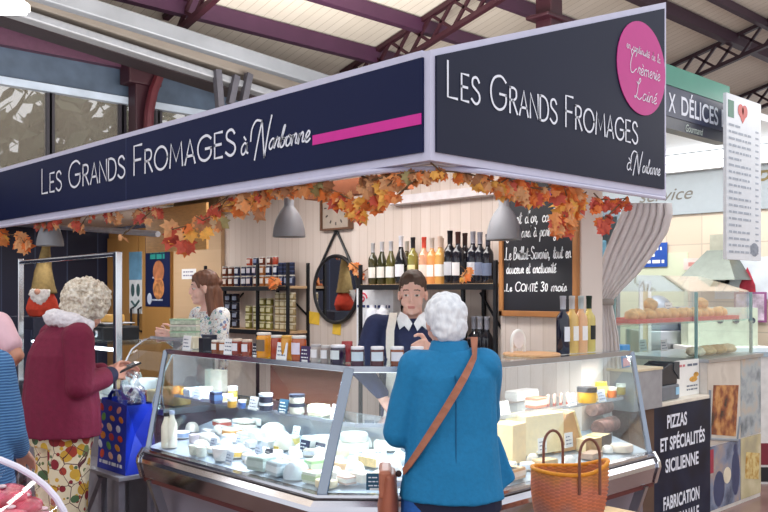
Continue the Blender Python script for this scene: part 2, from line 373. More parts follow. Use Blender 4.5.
# tree outside behind the dusty panes
def crown(name, label, c, r, nl, seed):
    rr = random.Random(seed); t = thing(name, label, 'tree', (c[0], c[1], 0)); mb = MB()
    for k in range(nl):
        v = V((rr.gauss(0, 1), rr.gauss(0, 1), rr.gauss(0, 1))).normalized()*rr.random()**.4; p = V((v.x*r, v.y*r*.5, c[2]+v.z*r*.75))
        a = V((rr.uniform(-1, 1), rr.uniform(-1, 1), rr.uniform(-1, 1))).normalized()*.26; b = a.orthogonal().normalized()*.16
        mb.m = rr.randrange(2); mb.add([p-a, p+b, p+a, p-b], [(0, 1, 2, 3)])
    mb.build('foliage', [mat('#3e4a34', .7), mat('#55604a', .7)], t)
    MB().tube([(0, 0, 0), (.1, 0, c[2]*.5), (0, 0, c[2])], [.22, .17, .1], 8).build('trunk', mat('#4a3d33', .9), t)
c = hw(105, 105); crown('tree', 'leafy tree outside, seen through the dusty hall windows', (c.x+.9, 11.2, 3.7), 2.1, 800, 3)
struct(MB().bb(-10, 24, 16, 16.2, 0, 3.0).build('wall_outside', mat('#94887c', .9, 0, .15, .6)))
# ducts along the roof's edge
GREYD = mat('#75787e', .45, .2, .12, 2); BEIG = mat('#716962', .6, 0, .12, 2)
def duct(name, label, a, b, Y, w, h, m, off=0):
    p, q = onY(*a, Y), onY(*b, Y); d = (q-p).normalized(); t = thing(name, label, 'duct', p-d*.6)
    p0 = p-d*.6; mb = MB(); mb.beam(V((0, 0, 0)), q+d*1.5-p0, w, h); mb.build('casing', m, t, bevel=.02); return t, p0, d, (q-p).length
t, p0, d, L = duct('cable_tray', 'pale grey cable tray running high above the navy sign', (70, 2), (330, 84), 7.0, .16, .20, GREYD)
duct('ventilation_duct', 'beige box duct below the pale cable tray', (40, 5), (330, 100), 7.5, .40, .24, BEIG)
duct('steel_channel', 'grey steel channel under the beige duct', (15, 13), (330, 114), 7.32, .2, .10, mat('#86878c', .5, .3))
duct('shadow_strip', 'dark box modelling the shadow line along the bottom of the roof ducts', (-20, 10), (330, 122), 7.9, .4, .12, mat('#2c2227', .6))  # shadow line below the ducts, built as a dark-coloured box
for k, (x0, y0, x1, y1) in enumerate([(217, 62, 220, 108), (236, 68, 230, 104), (249, 66, 243, 104)]):
    a, b = onY(x0, y0+8, 7.2), onY(x1, y1, 7.2); tag(MB().beam(a, b, .09, .09, up=(0, 1, 0)).build('steel_bracket', mat('#4c4a52', .5, .3)), ['upright steel bracket hanging from the duct, first above the sign', 'slanted steel bracket hanging from the duct, middle one', 'slanted steel bracket hanging from the duct, last towards the sign corner'][k], 'bracket')
# strip light
p = W(2, 6, 7.5); t = thing('ceiling_light', 'white fluorescent strip light near the roof in the corner above the sign', 'light', p, CRZ)
MB().bb(-.9, .2, -.12, .12, -.02, .05).build('casing', WHITE, t, bevel=.01); MB().bb(-.88, .18, -.09, .09, -.05, -.02).build('diffuser', emis('#ffffff', 6), t)
# ================================================================ cheese stall: shell
WOODW = planks('#cfbfb4', '#e6dad2', 1, .095, .6, (6, 40, 1.6), .035, '#b7a494')
struct(MB().bb(1.9, 1.96, .80, 4.26, 0, 2.5).build('wall_back', WOODW))
struct(MB().bb(.14, 1.96, -.04, 6.6, 2.50, 2.56).build('ceiling_stall', mat('#e8e0da', .7, 0, .04)))
struct(MB().bb(1.80, 1.9, .80, 1.98, 2.24, 2.30).build('trim_3', mat('#dfd9dc', .5)))
struct(MB().bb(.14, .17, -.04, 6.6, 2.16, 2.5).bb(.171, 2.1, -.04, -.01, 2.16, 2.5).build('trim_4', mat('#d9d4d6', .5)))
NAVY = planks('#10142b', '#1b2140', 0, .35, .6, (2, 2, .5), .04, '#3a4664')
struct(MB().bb(-4.5, 2.4, 6.6, 6.7, 0, 2.75).build('wall_dark', NAVY))
struct(MB().bb(.171, 1.86, 4.27, 6.59, 2.32, 2.36).build('trim_7', mat('#e6ded6', .7, 0, .04)))
# oak cabinet closing the stall's end
OAK = planks('#a5783f', '#bd8f54', 1, .6, .5, (10, 14, 1), .0); OAKL = planks('#c4a27c', '#d4b592', 2, .5, .55, (8, 1.5, 22), .0)
t = thing('cabinet', 'tall oak cabinet with two doors behind the young vendor', 'cabinet', (1.9, 5.7, 0))
MB().bb(-.02, .5, -.55, .88, 0, 2.28).build('body', OAK, t)
for s, (a, b) in enumerate(((-.53, .13), (.15, .86))):
    d = MB().bb(-.05, -.02, a, b, .08, 2.2).build('door', OAK, t, bevel=.004)
    y = .06 if s == 0 else .22
    MB().tube([(-.05, y, 1.18), (-.09, y, 1.2), (-.09, y, 1.42), (-.05, y, 1.44)], .012, 6).build('handle', IRON, d)
struct(MB().bb(1.86, 1.96, 4.26, 5.12, 0, 2.5).build('wall_panel', OAKL))
struct(MB().bb(1.68, 1.90, .205, .80, 0, 2.5).build('wall_pier', WOODW))
# ================================================================ the two big sign boards
SNAVY = mat('#0d1842', .5, 0, .05, 2, specular_ior_level=.2); SNAVY2 = mat('#1a1e36', .5, 0, .06, 2, specular_ior_level=.25); FRAME = mat('#cfcde4', .45, 0, .03); INKW = mat('#eef0fb', .5, 0, .02); PINK = mat('#d8189a', .45, 0, .03); ROSE = mat('#c9308c', .45, 0, .03)
t = thing('shop_sign', 'long navy sign board with white lettering and a magenta stripe over the counter', 'sign', (.09, -.09, 2.4))
T0 = V((.09, -.09, 2.4))
MB().bb(0, .05, .051, 6.6, -.235, .245).build('frame', FRAME, t)
MB().bb(-.012, .02, .036, 6.5, -.198, .21).build('panel', SNAVY, t)
LX = -.013
write_words('lettering', INKW, t, 'LES GRANDS FROMAGES', (LX, 4.08, -.045), (0, -1, 0), (0, 0, 1), 2.66, .185, .0078, smallcaps=.76, off=.003)
mb = MB(); write(mb, 'à', (LX, 1.405, -.055), (0, -1, 0), (0, 0, 1), .07, .12, .006, .15); write(mb, 'Ñ', (LX, 1.30, -.09), (0, -1, 0), (0, 0, 1), .21, .20, .006, .05)
write(mb, 'arbonne', (LX, 1.15, -.055), (0, -1, 0), (0, 0, 1), .345, .105, .0055, .3); mb.build('script', INKW, t)
MB().bb(-.016, -.01, .04, .78, -.078, -.03).build('stripe', PINK, t)
mb = MB(); [MB().bb(-.0135, -.01, y, y+.005, -.198, .21).build('seam', mat('#39426a', .5), t) for y in (2.72, 5.2)]
t = thing('shop_sign', 'tapering dark navy sign board with a pink disc, on the corner stall', 'sign', (.09, -.09, 2.4))
def sy(x): return .236+(x/2.023)*.673
MB().prism([(0, 0, -.235), (2.023, 0, -.235), (2.023, 0, sy(2.023)), (0, 0, sy(0))], (0, .05, 0)).build('frame', FRAME, t)
MB().prism([(.03, -.012, -.198), (1.985, -.012, -.198), (1.985, -.012, sy(1.985)-.036), (.03, -.012, sy(.03)-.03)], (0, .03, 0)).build('panel', SNAVY2, t)
write_words('lettering', INKW, t, 'LES GRANDS FROMAGES', (.095, -.0125, .048), (1, 0, -.012), (0, 0, 1), 1.60, .155, .0058, smallcaps=.76, off=.003)
mb = MB(); write(mb, 'à', (1.56, -.0125, -.125), (1, 0, 0), (0, 0, 1), .05, .085, .0035, .15); write(mb, 'Ñ', (1.61, -.0125, -.145), (1, 0, 0), (0, 0, 1), .14, .13, .004, .05)
write(mb, 'arbonne', (1.725, -.0125, -.125), (1, 0, 0), (0, 0, 1), .20, .078, .0034, .3); mb.build('script', INKW, t)
dk = MB().lathe([(0, -.002), (.262, -.002), (.262, .002), (0, .002)], (1.72, -.016, .46), 48, rot=M.Rotation(PI/2, 3, 'X')).build('disc', ROSE, t)
mb = MB(); write(mb, 'en continuité de la', (1.55, -.0185, .545), (1, 0, -.06), (0, 0, 1), .37, .048, .0016, .1); write(mb, 'Ç', (1.58, -.0185, .42), (1, 0, 0), (0, 0, 1), .085, .13, .0026, .2)
write(mb, 'rèmerie', (1.665, -.0185, .42), (1, 0, 0), (0, 0, 1), .25, .08, .0024, .2); write(mb, 'Ł', (1.63, -.0185, .28), (1, 0, 0), (0, 0, 1), .09, .12, .0026, .2); write(mb, 'ainé', (1.715, -.0185, .28), (1, 0, 0), (0, 0, 1), .16, .08, .0024, .2)
mb.build('disc_lettering', INKW, dk)
# white curtain rail following the boards' bottom edge
pth = [(.085, 6.5, 2.152), (.085, .34, 2.152)]+[(.085+.42*(1-math.cos(a*PI/16)), .34-.425*math.sin(a*PI/16), 2.152) for a in range(1, 9)]+[(2.10, -.085, 2.152)]
tag(MB().tube(pth, .013, 8).build('curtain_rail', FRAME, smooth=True), 'thin white rail curving under both navy sign boards', 'rail')
# ================================================================ the refrigerated display counter (L-shaped, chamfered corner)
K, YE, XE = .33, 1.98, 1.88
def path(d): e = max(0, d)*.97; return [V((-d, YE-e, 0)), V((-d, K-d*.4142, 0)), V((K-d*.4142, -d, 0)), V((XE-e, -d, 0))]
def loft(mb, prof, segs=(0, 1, 2)):
    """sweeps a closed (d, z) outline along the counter's front, mitred at its corners"""
    st = [[path(d)[i]+V((0, 0, z)) for d, z in prof] for i in range(4)]; n = len(prof)
    for i in segs:
        mb.add(st[i]+st[i+1], [(a, (a+1) % n, n+(a+1) % n, n+a) for a in range(n)])
    mb.add(st[segs[0]], [tuple(range(n))]); mb.add(st[segs[-1]+1], [tuple(range(n-1, -1, -1))]); return mb
t = thing('display_counter', 'L-shaped glass and chrome refrigerated cheese counter under the navy sign boards', 'counter', (0, 0, 0))
loft(MB(), [(.16, 0), (.16, .57), (-.36, .57), (-.36, 0)]).build('base', mat('#8d8592', .4, .1, .05, 3), t, weld=True)
loft(MB(), [(.30, .57), (.30, .592), (.10, .592), (.10, .57)]).build('trim_band', mat('#5c1f22', .35), t, weld=True)
LIP = mat('#c3c2ca', .13, 1, .05, 3)
loft(MB(), [(.24, .74), (.285, .74), (.29, .723), (.315, .723), (.345, .705), (.35, .685), (.305, .595), (.24, .595)]).build('front_lip', LIP, t, weld=True)
loft(MB(), [(.292, .726), (.292, .73), (.312, .73), (.312, .726)]).build('lip_groove', mat('#372a30', .5), t, weld=True)
loft(MB(), [(.24, .715), (.24, .74), (-.34, .81), (-.34, .74)]).build('display_deck', mat('#b4c2d2', .35, .2, .05), t, weld=True)
loft(MB(), [(-.345, .60), (-.345, .98), (-.36, .98), (-.36, .60)]).build('back_panel', STEEL, t, weld=True)
for k in range(3): loft(MB(), [(.245, .74), (.005, 1.243), (.0, 1.243), (.24, .74)], (k,)).build('front_glass', GLASS, t)
loft(MB(), [(.012, 1.236), (.012, 1.262), (-.05, 1.262), (-.05, 1.243)]).build('top_rail', mat('#b8c0cc', .18, 1, .04), t, weld=True)
loft(MB(), [(-.05, 1.246), (-.05, 1.258), (-.36, 1.258), (-.36, 1.246)]).build('top_shelf', GLASSB, t, weld=True)
loft(MB(), [(-.06, .980), (-.06, .988), (-.32, .988), (-.32, .980)]).build('inner_shelf', GLASSB, t, weld=True)
loft(MB(), [(-.052, .974), (-.052, .992), (-.06, .992), (-.06, .974)]).build('shelf_edge', mat('#c9d4e2', .25, .6, .03), t, weld=True)
loft(MB(), [(-.045, 1.227), (-.045, 1.237), (-.058, 1.237), (-.058, 1.227)]).build('light_tube', emis('#eef5ff', 1.3), t, weld=True)
for k, i in enumerate((0, 1, 2, 3)):
    a = path(.247)[i]+V((0, 0, .73)); b = path(.004)[i]+V((0, 0, 1.25))
    MB().beam(a, b, .046 if k in (1, 2) else .026, .03, up=(1, 1, 0)).build('mullion', mat('#8d95a2', .22, 1, .04, 6), t, bevel=.004)
for k, (x, y) in enumerate(((-.0, YE), (XE, .0))):
    q = [(.24, .74), (.005, 1.24), (-.355, 1.24), (-.355, .81)]
    if k == 0: MB().prism([(-d, YE-max(0, d)*.97, z) for d, z in q], (0, .008, 0)).build('end_glass', GLASSB, t)
    else: MB().prism([(XE-max(0, d)*.97, -d, z) for d, z in q], (.008, 0, 0)).build('end_glass', GLASSB, t)
for (x, y) in ((.33, YE-.02), (.345, .345), (XE-.02, .33)): MB().bb(x-.012, x+.012, y-.012, y+.012, .95, 1.25).build('post', CHROME, t)
capP = [(.23, .745), (.29, .75), (.352, .715), (.362, .685), (.31, .585), (.23, .585)]
MB().prism([(-d, YE-d*.97, z) for d, z in capP], (0, .035, 0)).build('end_cap', CHROME, t, bevel=.006)
MB().prism([(XE-d*.97, -d, z) for d, z in capP], (.035, 0, 0)).build('end_cap', CHROME, t, bevel=.006)
MB().beam((-.29, 1.62, .59), (-.165, 1.62, .24), .05, .03, up=(0, 1, 0)).build('bracket', STEEL, t)
for k, (z, s0) in enumerate(((.64, 1),)): MB().beam((1.5, -.29, .59), (1.5, -.165, .24), .05, .03, up=(1, 0, 0)).build('bracket', STEEL, t)
BRW = planks('#4a2010', '#602d16', 2, .12, .45, (3, 3, 30), .03)
MB().bb(.345, .36, .78, 1.41, .99, 1.20).build('rear_board', BRW, t)
# lamps of the counter
lamp('counter_lamp', 'AREA', (.025, 1.12, 1.2352), 15, (.84, .92, 1), .03, 1.5)
lamp('counter_lamp', 'AREA', (1.12, .025, 1.2352), 8, (1, .96, .9), 1.5, .03)
lamp('counter_lamp', 'AREA', (.187, .187, 1.2352), 4, (.88, .94, 1), .24, .03, (0, 0, -PI/4))
# ================================================================ back wall: shelves, bottles, jars
def shelf_unit(label, y0, y1, zs, ztop, xc):
    t = thing('shelf_unit', label, 'shelf', (xc, (y0+y1)/2, 0)); L = (y1-y0)/2
    for y in (-L, L-.0, -L*.575 if y1 < 3 else -.2):
        for x in (-.12, .09): MB().bb(x-.011, x+.011, y-.011, y+.011, 0, ztop).build('post', IRON, t)
    for z in zs:
        MB().bb(-.13, .10, -L, L, z-.022, z).build('board', mat('#c9a67f', .5, 0, .12, 6, st=(4, 1, 20)), t, bevel=.002)
        MB().bb(-.138, -.128, -L, L, z-.04, z-.002).build('rail', IRON, t)
    MB().bb(.082, .10, -L, L, ztop-.018, ztop).build('rail', IRON, t) if y1 < 3 else None
    MB().beam((.09, -L, zs[0]+.12), (.09, -L+.3, zs[1]-.06), .012, .012).build('brace', IRON, t)
    MB().beam((.09, L, zs[0]+.12), (.09, L-.3, zs[1]-.06), .012, .012).build('brace', IRON, t)
    return t
shelf_unit('black metal shelf unit with wooden boards holding the wine bottles', .83, 2.10, (1.08, 1.655), 1.80, 1.785)
shelf_unit('black metal shelf unit with wooden boards holding the jars, beside the mirror', 3.0, 4.24, (1.28, 1.65), 1.84, 1.80)
BP = {'bordeaux': [(.0, .002), (.034, 0), (.037, .006), (.037, .185), (.033, .205), (.017, .228), (.0145, .24), (.0145, .30), (.016, .302), (.016, .315), (0, .315)],
      'burgundy': [(.0, .002), (.036, 0), (.040, .006), (.040, .14), (.035, .175), (.018, .225), (.0145, .245), (.0145, .30), (.016, .302), (.016, .315), (0, .315)]}
def bottle(label, kind, gcol, lcol, ccol, loc, rz, group=None, lab=(.05, .13), sc=1, name='wine_bottle'):
    t = thing(name, label, 'bottle', loc, rz, group); pr = [(r*sc, z*sc) for r, z in BP[kind]]
    MB().lathe(pr, n=18).build('glass_body', mat(gcol, .08, 0, .03, 6, coat_weight=.3), t, smooth=True)
    rr = (pr[2][0])*1.02
    if lcol: MB().lathe([(rr, lab[0]*sc), (rr, lab[1]*sc)], n=14, arc=(-PI/2-1.25, -PI/2+1.25)).build('paper_label', mat(lcol, .6, 0, .04), t, smooth=True)
    MB().lathe([(.0155*sc, .245*sc), (.0158*sc, .30*sc), (.0172*sc, .302*sc), (.0172*sc, .318*sc), (0, .319*sc)], n=12).build('capsule', mat(ccol, .35, .3, .05), t, smooth=True)
    return t
FACE = -PI/2+PI   # rz so the label (at local -y) looks along world -x
def rzf(ax): return {'x': -PI/2, 'y': 0}[ax]
U = [(373, 'bordeaux', '#3c3a22', '#e8e4dc', '#b9b7ba', 'slim dark green bottle with silver neck, first from the mirror on the upper shelf', .96),
     (382, 'burgundy', '#33351d', '#ece8e0', '#c4c2c6', 'dark green bottle with pale label, second from the mirror on the upper shelf', .98),
     (391, 'burgundy', '#59552b', '#efece6', '#c9c8cd', 'olive bottle with large white label, third from the mirror on the upper shelf', .98),
     (401, 'burgundy', '#1b1c22', '#e6e6ee', '#dcdbe2', 'near-black sparkling bottle with tall white neck on the upper shelf', 1.08),
     (407, 'bordeaux', '#5a4c28', '#e4d6b0', '#c9c4ba', 'olive bottle half hidden behind the sparkling bottle on the upper shelf', .98),
     (413, 'bordeaux', '#8c8440', '#e9e0a8', '#25242a', 'yellow-green bottle with a black neck on the upper shelf', 1.03),
     (424, 'bordeaux', '#e0a683', '#f0ddd0', '#d9503f', 'pale rose wine bottle with a red neck on the upper shelf', 1.02),
     (432, 'bordeaux', '#e2a060', '#f6f1ec', '#c9b9ae', 'orange-tinted wine bottle with white label between rose and golden bottles', 1.0),
     (440, 'bordeaux', '#d9a55a', '#f8f4ee', '#e2c7b4', 'golden wine bottle with white label, behind the customer with white hair', 1.02),
     (441.5, 'burgundy', '#e3b34a', None, '#d0b9a6', 'amber unlabelled bottle at the rear of the upper shelf', 1.0),
     (450, 'bordeaux', '#16171f', '#c9cbd2', '#101015', 'tall black wine bottle, first of the dark bottles on the upper shelf', 1.12),
     (458, 'bordeaux', '#20202a', '#eceaea', '#4a2d26', 'black wine bottle with white label and brown neck on the upper shelf', 1.09),
     (465, 'bordeaux', '#1d1a22', None, '#3b2622', 'dark unlabelled bottle behind the orange leaf sprig on the upper shelf', 1.07),
     (473, 'bordeaux', '#191b28', '#d5d6dc', '#9d9ca6', 'dark blue-black bottle with grey neck, right beside the shelf post', 1.07),
     (480, 'bordeaux', '#1c1e2a', '#7c86a0', '#8d8c98', 'dark bottle with blue-grey label, second from the chalkboard on the upper shelf', 1.05),
     (488, 'bordeaux', '#1a1b24', '#6f7c98', '#3a3944', 'dark bottle nearest the chalkboard on the upper shelf', 1.0)]
for i, (px, k, gc, lc, cc, lb, sc) in enumerate(U):
    d = 1.73+(.075 if px in (407, 441.5, 465) else 0)+R.uniform(-.015, .015); p = onX(px, 285, d); bottle(lb, k, gc, lc, cc, (d, p.y, 1.6555), rzf('x')+R.uniform(-.3, .3), 'wine bottles on the upper shelf', sc=sc)
lo = None
for i, px in enumerate((434, 441, 448, 455, 462)):
    p = onX(px, 300, 1.76); lb = 'dark bottle with silver neck standing in the row behind the white-haired customer'
    if lo is None: lo = bottle(lb, 'bordeaux', '#1d2026', '#3f4652', '#b7bac2', (1.76, p.y, 1.2), rzf('x'), 'bottles behind the white-haired customer', sc=1.0)
    else: dup(lo, (1.76, p.y, 1.2), rzf('x')+R.uniform(-.3, .3))
for i, px in enumerate((474, 480, 487)):
    p = onX(px, 300, 1.73); bottle(['dark wine bottle on the lower shelf right beside the post', 'dark wine bottle in the middle of three on the lower shelf', 'dark wine bottle with tall white label on the lower shelf by the chalkboard'][i], 'bordeaux', '#15161e', ['#4d5468', '#5b6276', '#dfe2e8'][i], ['#8a8b95', '#a3a4ad', '#9a9ba6'][i], (1.73, p.y, 1.082), rzf('x'), 'dark bottles on the lower shelf', sc=1.13)
o = MB().bb(-.11, .02, -.30, .30, 0, .118).build('bottle_crate', mat('#3c2f2a', .6), loc=(1.81, onX(448, 300, 1.76).y, 1.082)); tag(o, 'low dark crate carrying bottles on the lower shelf behind the customer', 'crate')
# white bottles and a cardboard display on the lower shelf
wb = None
for i, px in enumerate((372, 383)):
    p = onX(px, 333, 1.73); t = thing('wine_bottle', ['white round-shouldered bottle on the lower shelf behind the vendor, nearer the mirror', 'white round-shouldered bottle on the lower shelf, nearer the shoulder of the vendor'][i], 'bottle', (1.73, p.y, 1.243), 0)
    MB().lathe([(0, 0), (.052, 0), (.055, .01), (.055, .19), (.045, .225), (.02, .24), (.02, .26), (0, .262)], n=18).build('body', mat('#e9ecf4', .35), t, smooth=True)
    MB().lathe([(.0555, .07), (.0555, .13)], n=12, arc=(PI-1.1, PI+1.1)).build('paper_label', mat('#5d6d92', .6), t)
p = onX(378, 333, 1.73); tag(MB().bb(-.06, .045, -.13, .13, 0, .159).build('carton', mat('#dfe3ea', .6), loc=(1.73, p.y, 1.082)), 'low white carton under the two white bottles on the lower shelf', 'carton')
p = onX(380, 300, 1.80); t = thing('display_box', 'white box with a red swirl printed on it, on the lower bottle shelf', 'box', (1.81, p.y+.05, 1.082))
MB().bb(-.02, .06, -.20, .20, 0, .545).build('box', mat('#eef0f5', .6), t)
mb = MB(); mb.tube([(-.0225, .13-.05*math.cos(a*.5)*(1-a*.05), .47+.045*math.sin(a*.5)*(1-a*.05)) for a in range(16)], .007, 6); mb.build('printed_swirl', mat('#d9445e', .6), t)
mb = MB(); squiggle(mb, (-.02, .19, .40), (0, -1, 0), (0, 0, 1), .36, .03, .02, 4); mb.build('printed_text', mat('#2b3f7a', .7), t)
# jars: one builder
def jar(label, r, h, ccol, lidcol, lcol, loc, ax, group=None, lidh=.014, name='jar', lab=(.25, .72)):
    t = thing(name, label, 'jar', loc, rzf(ax) if isinstance(ax, str) else ax, group)
    MB().lathe([(0, 0), (r*.92, 0), (r, r*.1), (r, h*.8), (r*.9, h*.88), (r*.88, h-lidh)], n=16).build('glass_body', mat(ccol, .12, 0, .12, 30, coat_weight=.5), t, smooth=True)
    MB().lathe([(r*.94, h-lidh), (r*.96, h-lidh*.8), (r*.96, h-.002), (r*.9, h), (0, h)], n=16).build('lid', mat(lidcol, .4, .2, .04), t, smooth=50)
    if lcol: MB().lathe([(r*1.015, h*lab[0]), (r*1.015, h*lab[1])], n=10, arc=(-PI/2-1.0, -PI/2+1.0)).build('paper_label', mat(lcol, .6, 0, .04), t)
    return t
# wall shelf jars: lower row, upper rows, top row (small, several alike)
def jarrow(specs, z, x, h, r, what):
    pro = {}
    for px, c, l in specs:
        p = onX(px, 275, x); k = (c, l); lab = what % {'#6b3420': 'brown', '#20284a': 'navy', '#a86a3a': 'amber', '#b5442a': 'red-brown', '#171b33': 'near-black'}[c]
        if k in pro: dup(pro[k], (x+R.uniform(-.008, .008), p.y, z), rzf('x')+R.uniform(-.25, .25))
        else: pro[k] = jar(lab, r, h, c, '#d5d2cc', l, (x, p.y, z), 'x', lab+'s', .010)
B_, N_, A_, R_, K_ = '#6b3420', '#20284a', '#a86a3a', '#b5442a', '#171b33'
jarrow([(225.5, B_, '#e9dcd2'), (231.5, B_, '#eee6de'), (237.5, N_, '#dfe3ee'), (243.5, N_, '#dfe3ee'), (249.5, N_, '#e6dfe6'), (256, B_, '#eee6de'), (262.5, A_, '#eee6de'), (269, A_, '#eee6de'), (275.5, B_, '#eee6de'), (281.5, N_, '#8f9cba'), (287, N_, '#8f9cba'), (291.5, N_, '#8f9cba')], 1.6505, 1.775, .092, .029, 'small %s jar in the bottom row on the wall shelf')
jarrow([(225.5, B_, '#e9dcd2'), (231.5, B_, '#eee6de'), (237.5, N_, '#dfe3ee'), (243.5, N_, '#dfe3ee'), (249.5, N_, '#dfd8e6'), (256, N_, '#dfd8e6'), (262.5, A_, '#e9dcd2'), (269, N_, '#dfe6f2'), (275.5, N_, '#dfe6f2')], 1.7435, 1.775, .088, .028, 'small %s jar in the second row on the wall shelf')
jarrow([(249.5, R_, '#eadbd0'), (256, N_, '#7d8bb0'), (262.5, B_, '#eee6de'), (269, B_, '#eee6de'), (275.5, R_, None)], 1.8325, 1.775, .072, .027, 'small %s jar at the top of the pyramid on the wall shelf')
tin = None
for k in range(3):
    for j, px in enumerate((281.5, 287, 291.5)):
        z = 1.744+k*.034; p = onX(px, 265, 1.78); lb = 'flat dark navy tin stacked at the mirror end of the wall shelf'
        if tin is None:
            tin = thing('tin', lb, 'tin', (1.78, p.y, z), 0, 'flat dark tins at the mirror end'); MB().lathe([(0, 0), (.029, 0), (.029, .024), (0, .024)], n=14).build('body', mat('#1c2340', .4, .3), tin); MB().lathe([(.030, .024), (.030, .033), (0, .033)], n=14).build('lid', mat('#39466e', .35, .4), tin)
        else: dup(tin, (1.78, p.y, z))
gold = None
for px, n_ in ((249, 3), (257, 3), (263.5, 4), (270, 4)):
    for k in range(n_):
        p = onX(px, 320, 1.76); lb = 'squat green-gold jar stacked on the lower wall shelf, left of its middle post'
        if gold is None: gold = jar('squat green-gold jar in the uneven stacks on the lower wall shelf', .031, .066, '#8a8346', '#cfc6a0', '#d8d2a8', (1.76, p.y, 1.2805), 'x', 'green-gold jars on the lower wall shelf', .012)
        else: dup(gold, (1.76+R.uniform(-.004, .004), p.y, 1.2805+k*.0675))
gold = None
for px in (278.5, 283.5, 288.5, 292.5):
    for k in range(5):
        p = onX(px, 320, 1.76)
        if gold is None: gold = jar('squat beige jar in the even stacks on the lower wall shelf by the mirror', .031, .062, '#a08e68', '#d3c8ae', '#c9bd9c', (1.76, p.y, 1.2805), 'x', 'beige jars on the lower wall shelf', .012)
        else: dup(gold, (1.76, p.y, 1.2805+k*.0635))
gold = None
for px in (229, 236):
    for k in range(4):
        p = onX(px, 320, 1.76)
        if gold is None: gold = jar('dark jar stacked on the lower wall shelf behind the young vendor', .034, .075, '#181b2b', '#20243a', '#8d95ab', (1.76, p.y, 1.2805), 'x', 'dark jars behind the young vendor', .016)
        else: dup(gold, (1.76, p.y, 1.2805+k*.0765))
# mirror
t = thing('wall_mirror', 'round black-framed mirror hanging from a black strap on the pale plank wall', 'mirror', (1.9, 2.635, 1.622)); RX = M.Rotation(-PI/2, 3, 'Y')
MB().tube([(-.02, .265*math.cos(a*PI/24), .265*math.sin(a*PI/24)) for a in range(48)], .016, 8, True).build('frame', BLACK, t, smooth=True)
MB().lathe([(0, -.004), (.258, -.004), (.258, .012), (0, .012)], (-.012, 0, 0), 48, rot=RX).build('mirror_glass', mat('#e6e8ea', .02, 1, .0), t)
MB().tube([(-.02, .215, .16), (-.012, .012, .455), (-.012, -.012, .455), (-.02, -.215, .16)], .011, 6).build('strap', BLACK, t)
MB().lathe([(0, -.03), (.014, -.03), (.014, .0), (0, .0)], (0, 0, .455), 10, rot=M.Rotation(PI/2, 3, 'Y')).build('peg', IRON, t)
# clock
t = thing('wall_clock', 'square wooden framed clock above the round mirror', 'clock', (1.9, 2.62, 2.275)); 
for a in ((-.05, 0, -.165, .165, .165, .18), (-.05, 0, -.165, .165, -.18, -.165), (-.05, 0, -.18, -.165, -.18, .18), (-.05, 0, .165, .18, -.18, .18)): MB().bb(*a).build('frame', mat('#6b4a36', .5), t)
MB().bb(-.03, -.002, -.165, .165, -.165, .165).build('dial', mat('#b3a598', .6), t)
mb = MB(); mb.bb(-.036, -.03, -.006, .006, -.01, .11); mb.bb(-.036, -.03, -.006, .07, -.01, .0)
for k in range(12): a = k*PI/6; mb.box((-.032, .13*math.sin(a), .13*math.cos(a)), (.004, .01, .025), M.Rotation(-a, 3, 'X'))
mb.build('hands', mat('#4a4040', .5), t)
# notes on the wall
for px, py, wd, h, lb in ((314, 318, .15, .10, 'larger yellow paper note on the plank wall below the mirror'), (337, 329, .1, .09, 'small yellow paper note on the plank wall, lower one')):
    p = onX(px, py, 1.9); tag(MB().box((0, 0, 0), (.004, wd, h), M.Rotation(.08, 3, 'X')).build('paper_note', mat('#f0c542', .7), loc=(1.897, p.y, p.z)), lb, 'note')
p = onX(189, 274, 1.86); t = thing('paper_notice', 'small white notice on the light wood panel behind the young vendor', 'notice', p); MB().bb(-.004, 0, -.13, .13, -.05, .05).build('sheet', CARD, t); mb = MB(); [squiggle(mb, (-.004, .1, z), (0, -1, 0), (0, 0, 1), .2, .02, .012, 9) for z in (.015, -.02)]; mb.build('writing', mat('#8a86a0', .7), t)
# posters on the oak doors
t = thing('menu_poster', 'tall dark blue poster with two round burgers on the oak cabinet', 'poster', (1.848, 5.42, 1.81)); X = -.004
MB().bb(-.004, 0, -.25, .25, -.36, .36).build('sheet', mat('#14204a', .5, 0, .15, 3), t)
mb = MB()
for z, c in ((.0, 0), (-.17, 1)): mb.m = c; mb.lathe([(0, 0), (.11, .002), (.115, .0), (0, -.004)], (-.008, -.03, z), 20, rot=M.Rotation(-PI/2, 3, 'Y'))
mb.build('printed_burgers', [mat('#b9754f', .6, 0, .3, 12), mat('#c2824f', .6, 0, .5, 18)], t)
mb = MB(); [squiggle(mb, (X, .15, z), (0, -1, 0), (0, 0, 1), .3, .04, .05, i) for i, z in enumerate((.13, .19))]; mb.build('printed_title', mat('#2f9c92', .6), t)
for i, z in enumerate((.26, -.07, -.3)): mb = MB(); squiggle(mb, (X, .1, z), (0, -1, 0), (0, 0, 1), .22, .015, .018, i+5); mb.build('printed_text', mat('#c8d2e6', .6), t)
MB().ell((-.006, .16, -.28), (.002, .05, .06)).build('printed_cup', mat('#c8d2e6', .6), t)
p = onX(136, 283, 1.85); t = thing('poster', 'white poster with blue top and a simple drawn face on the oak door', 'poster', (1.848, p.y, 1.70))
MB().bb(-.004, 0, -.14, .14, -.33, .33).build('sheet', mat('#e6ebee', .6), t)
MB().bb(-.006, -.004, -.14, .14, .03, .33).build('printed_sky', mat('#6fa3c6', .6, 0, .25, 5), t)
mb = MB(); mb.ell((-.005, .06, -.08), (.002, .04, .07)); mb.ell((-.005, -.06, -.08), (.002, .04, .07)); mb.tube([(-.005, .08, -.2), (-.005, .0, -.25), (-.005, -.09, -.19)], .014, 6); mb.build('printed_face', mat('#3f5f62', .6), t)
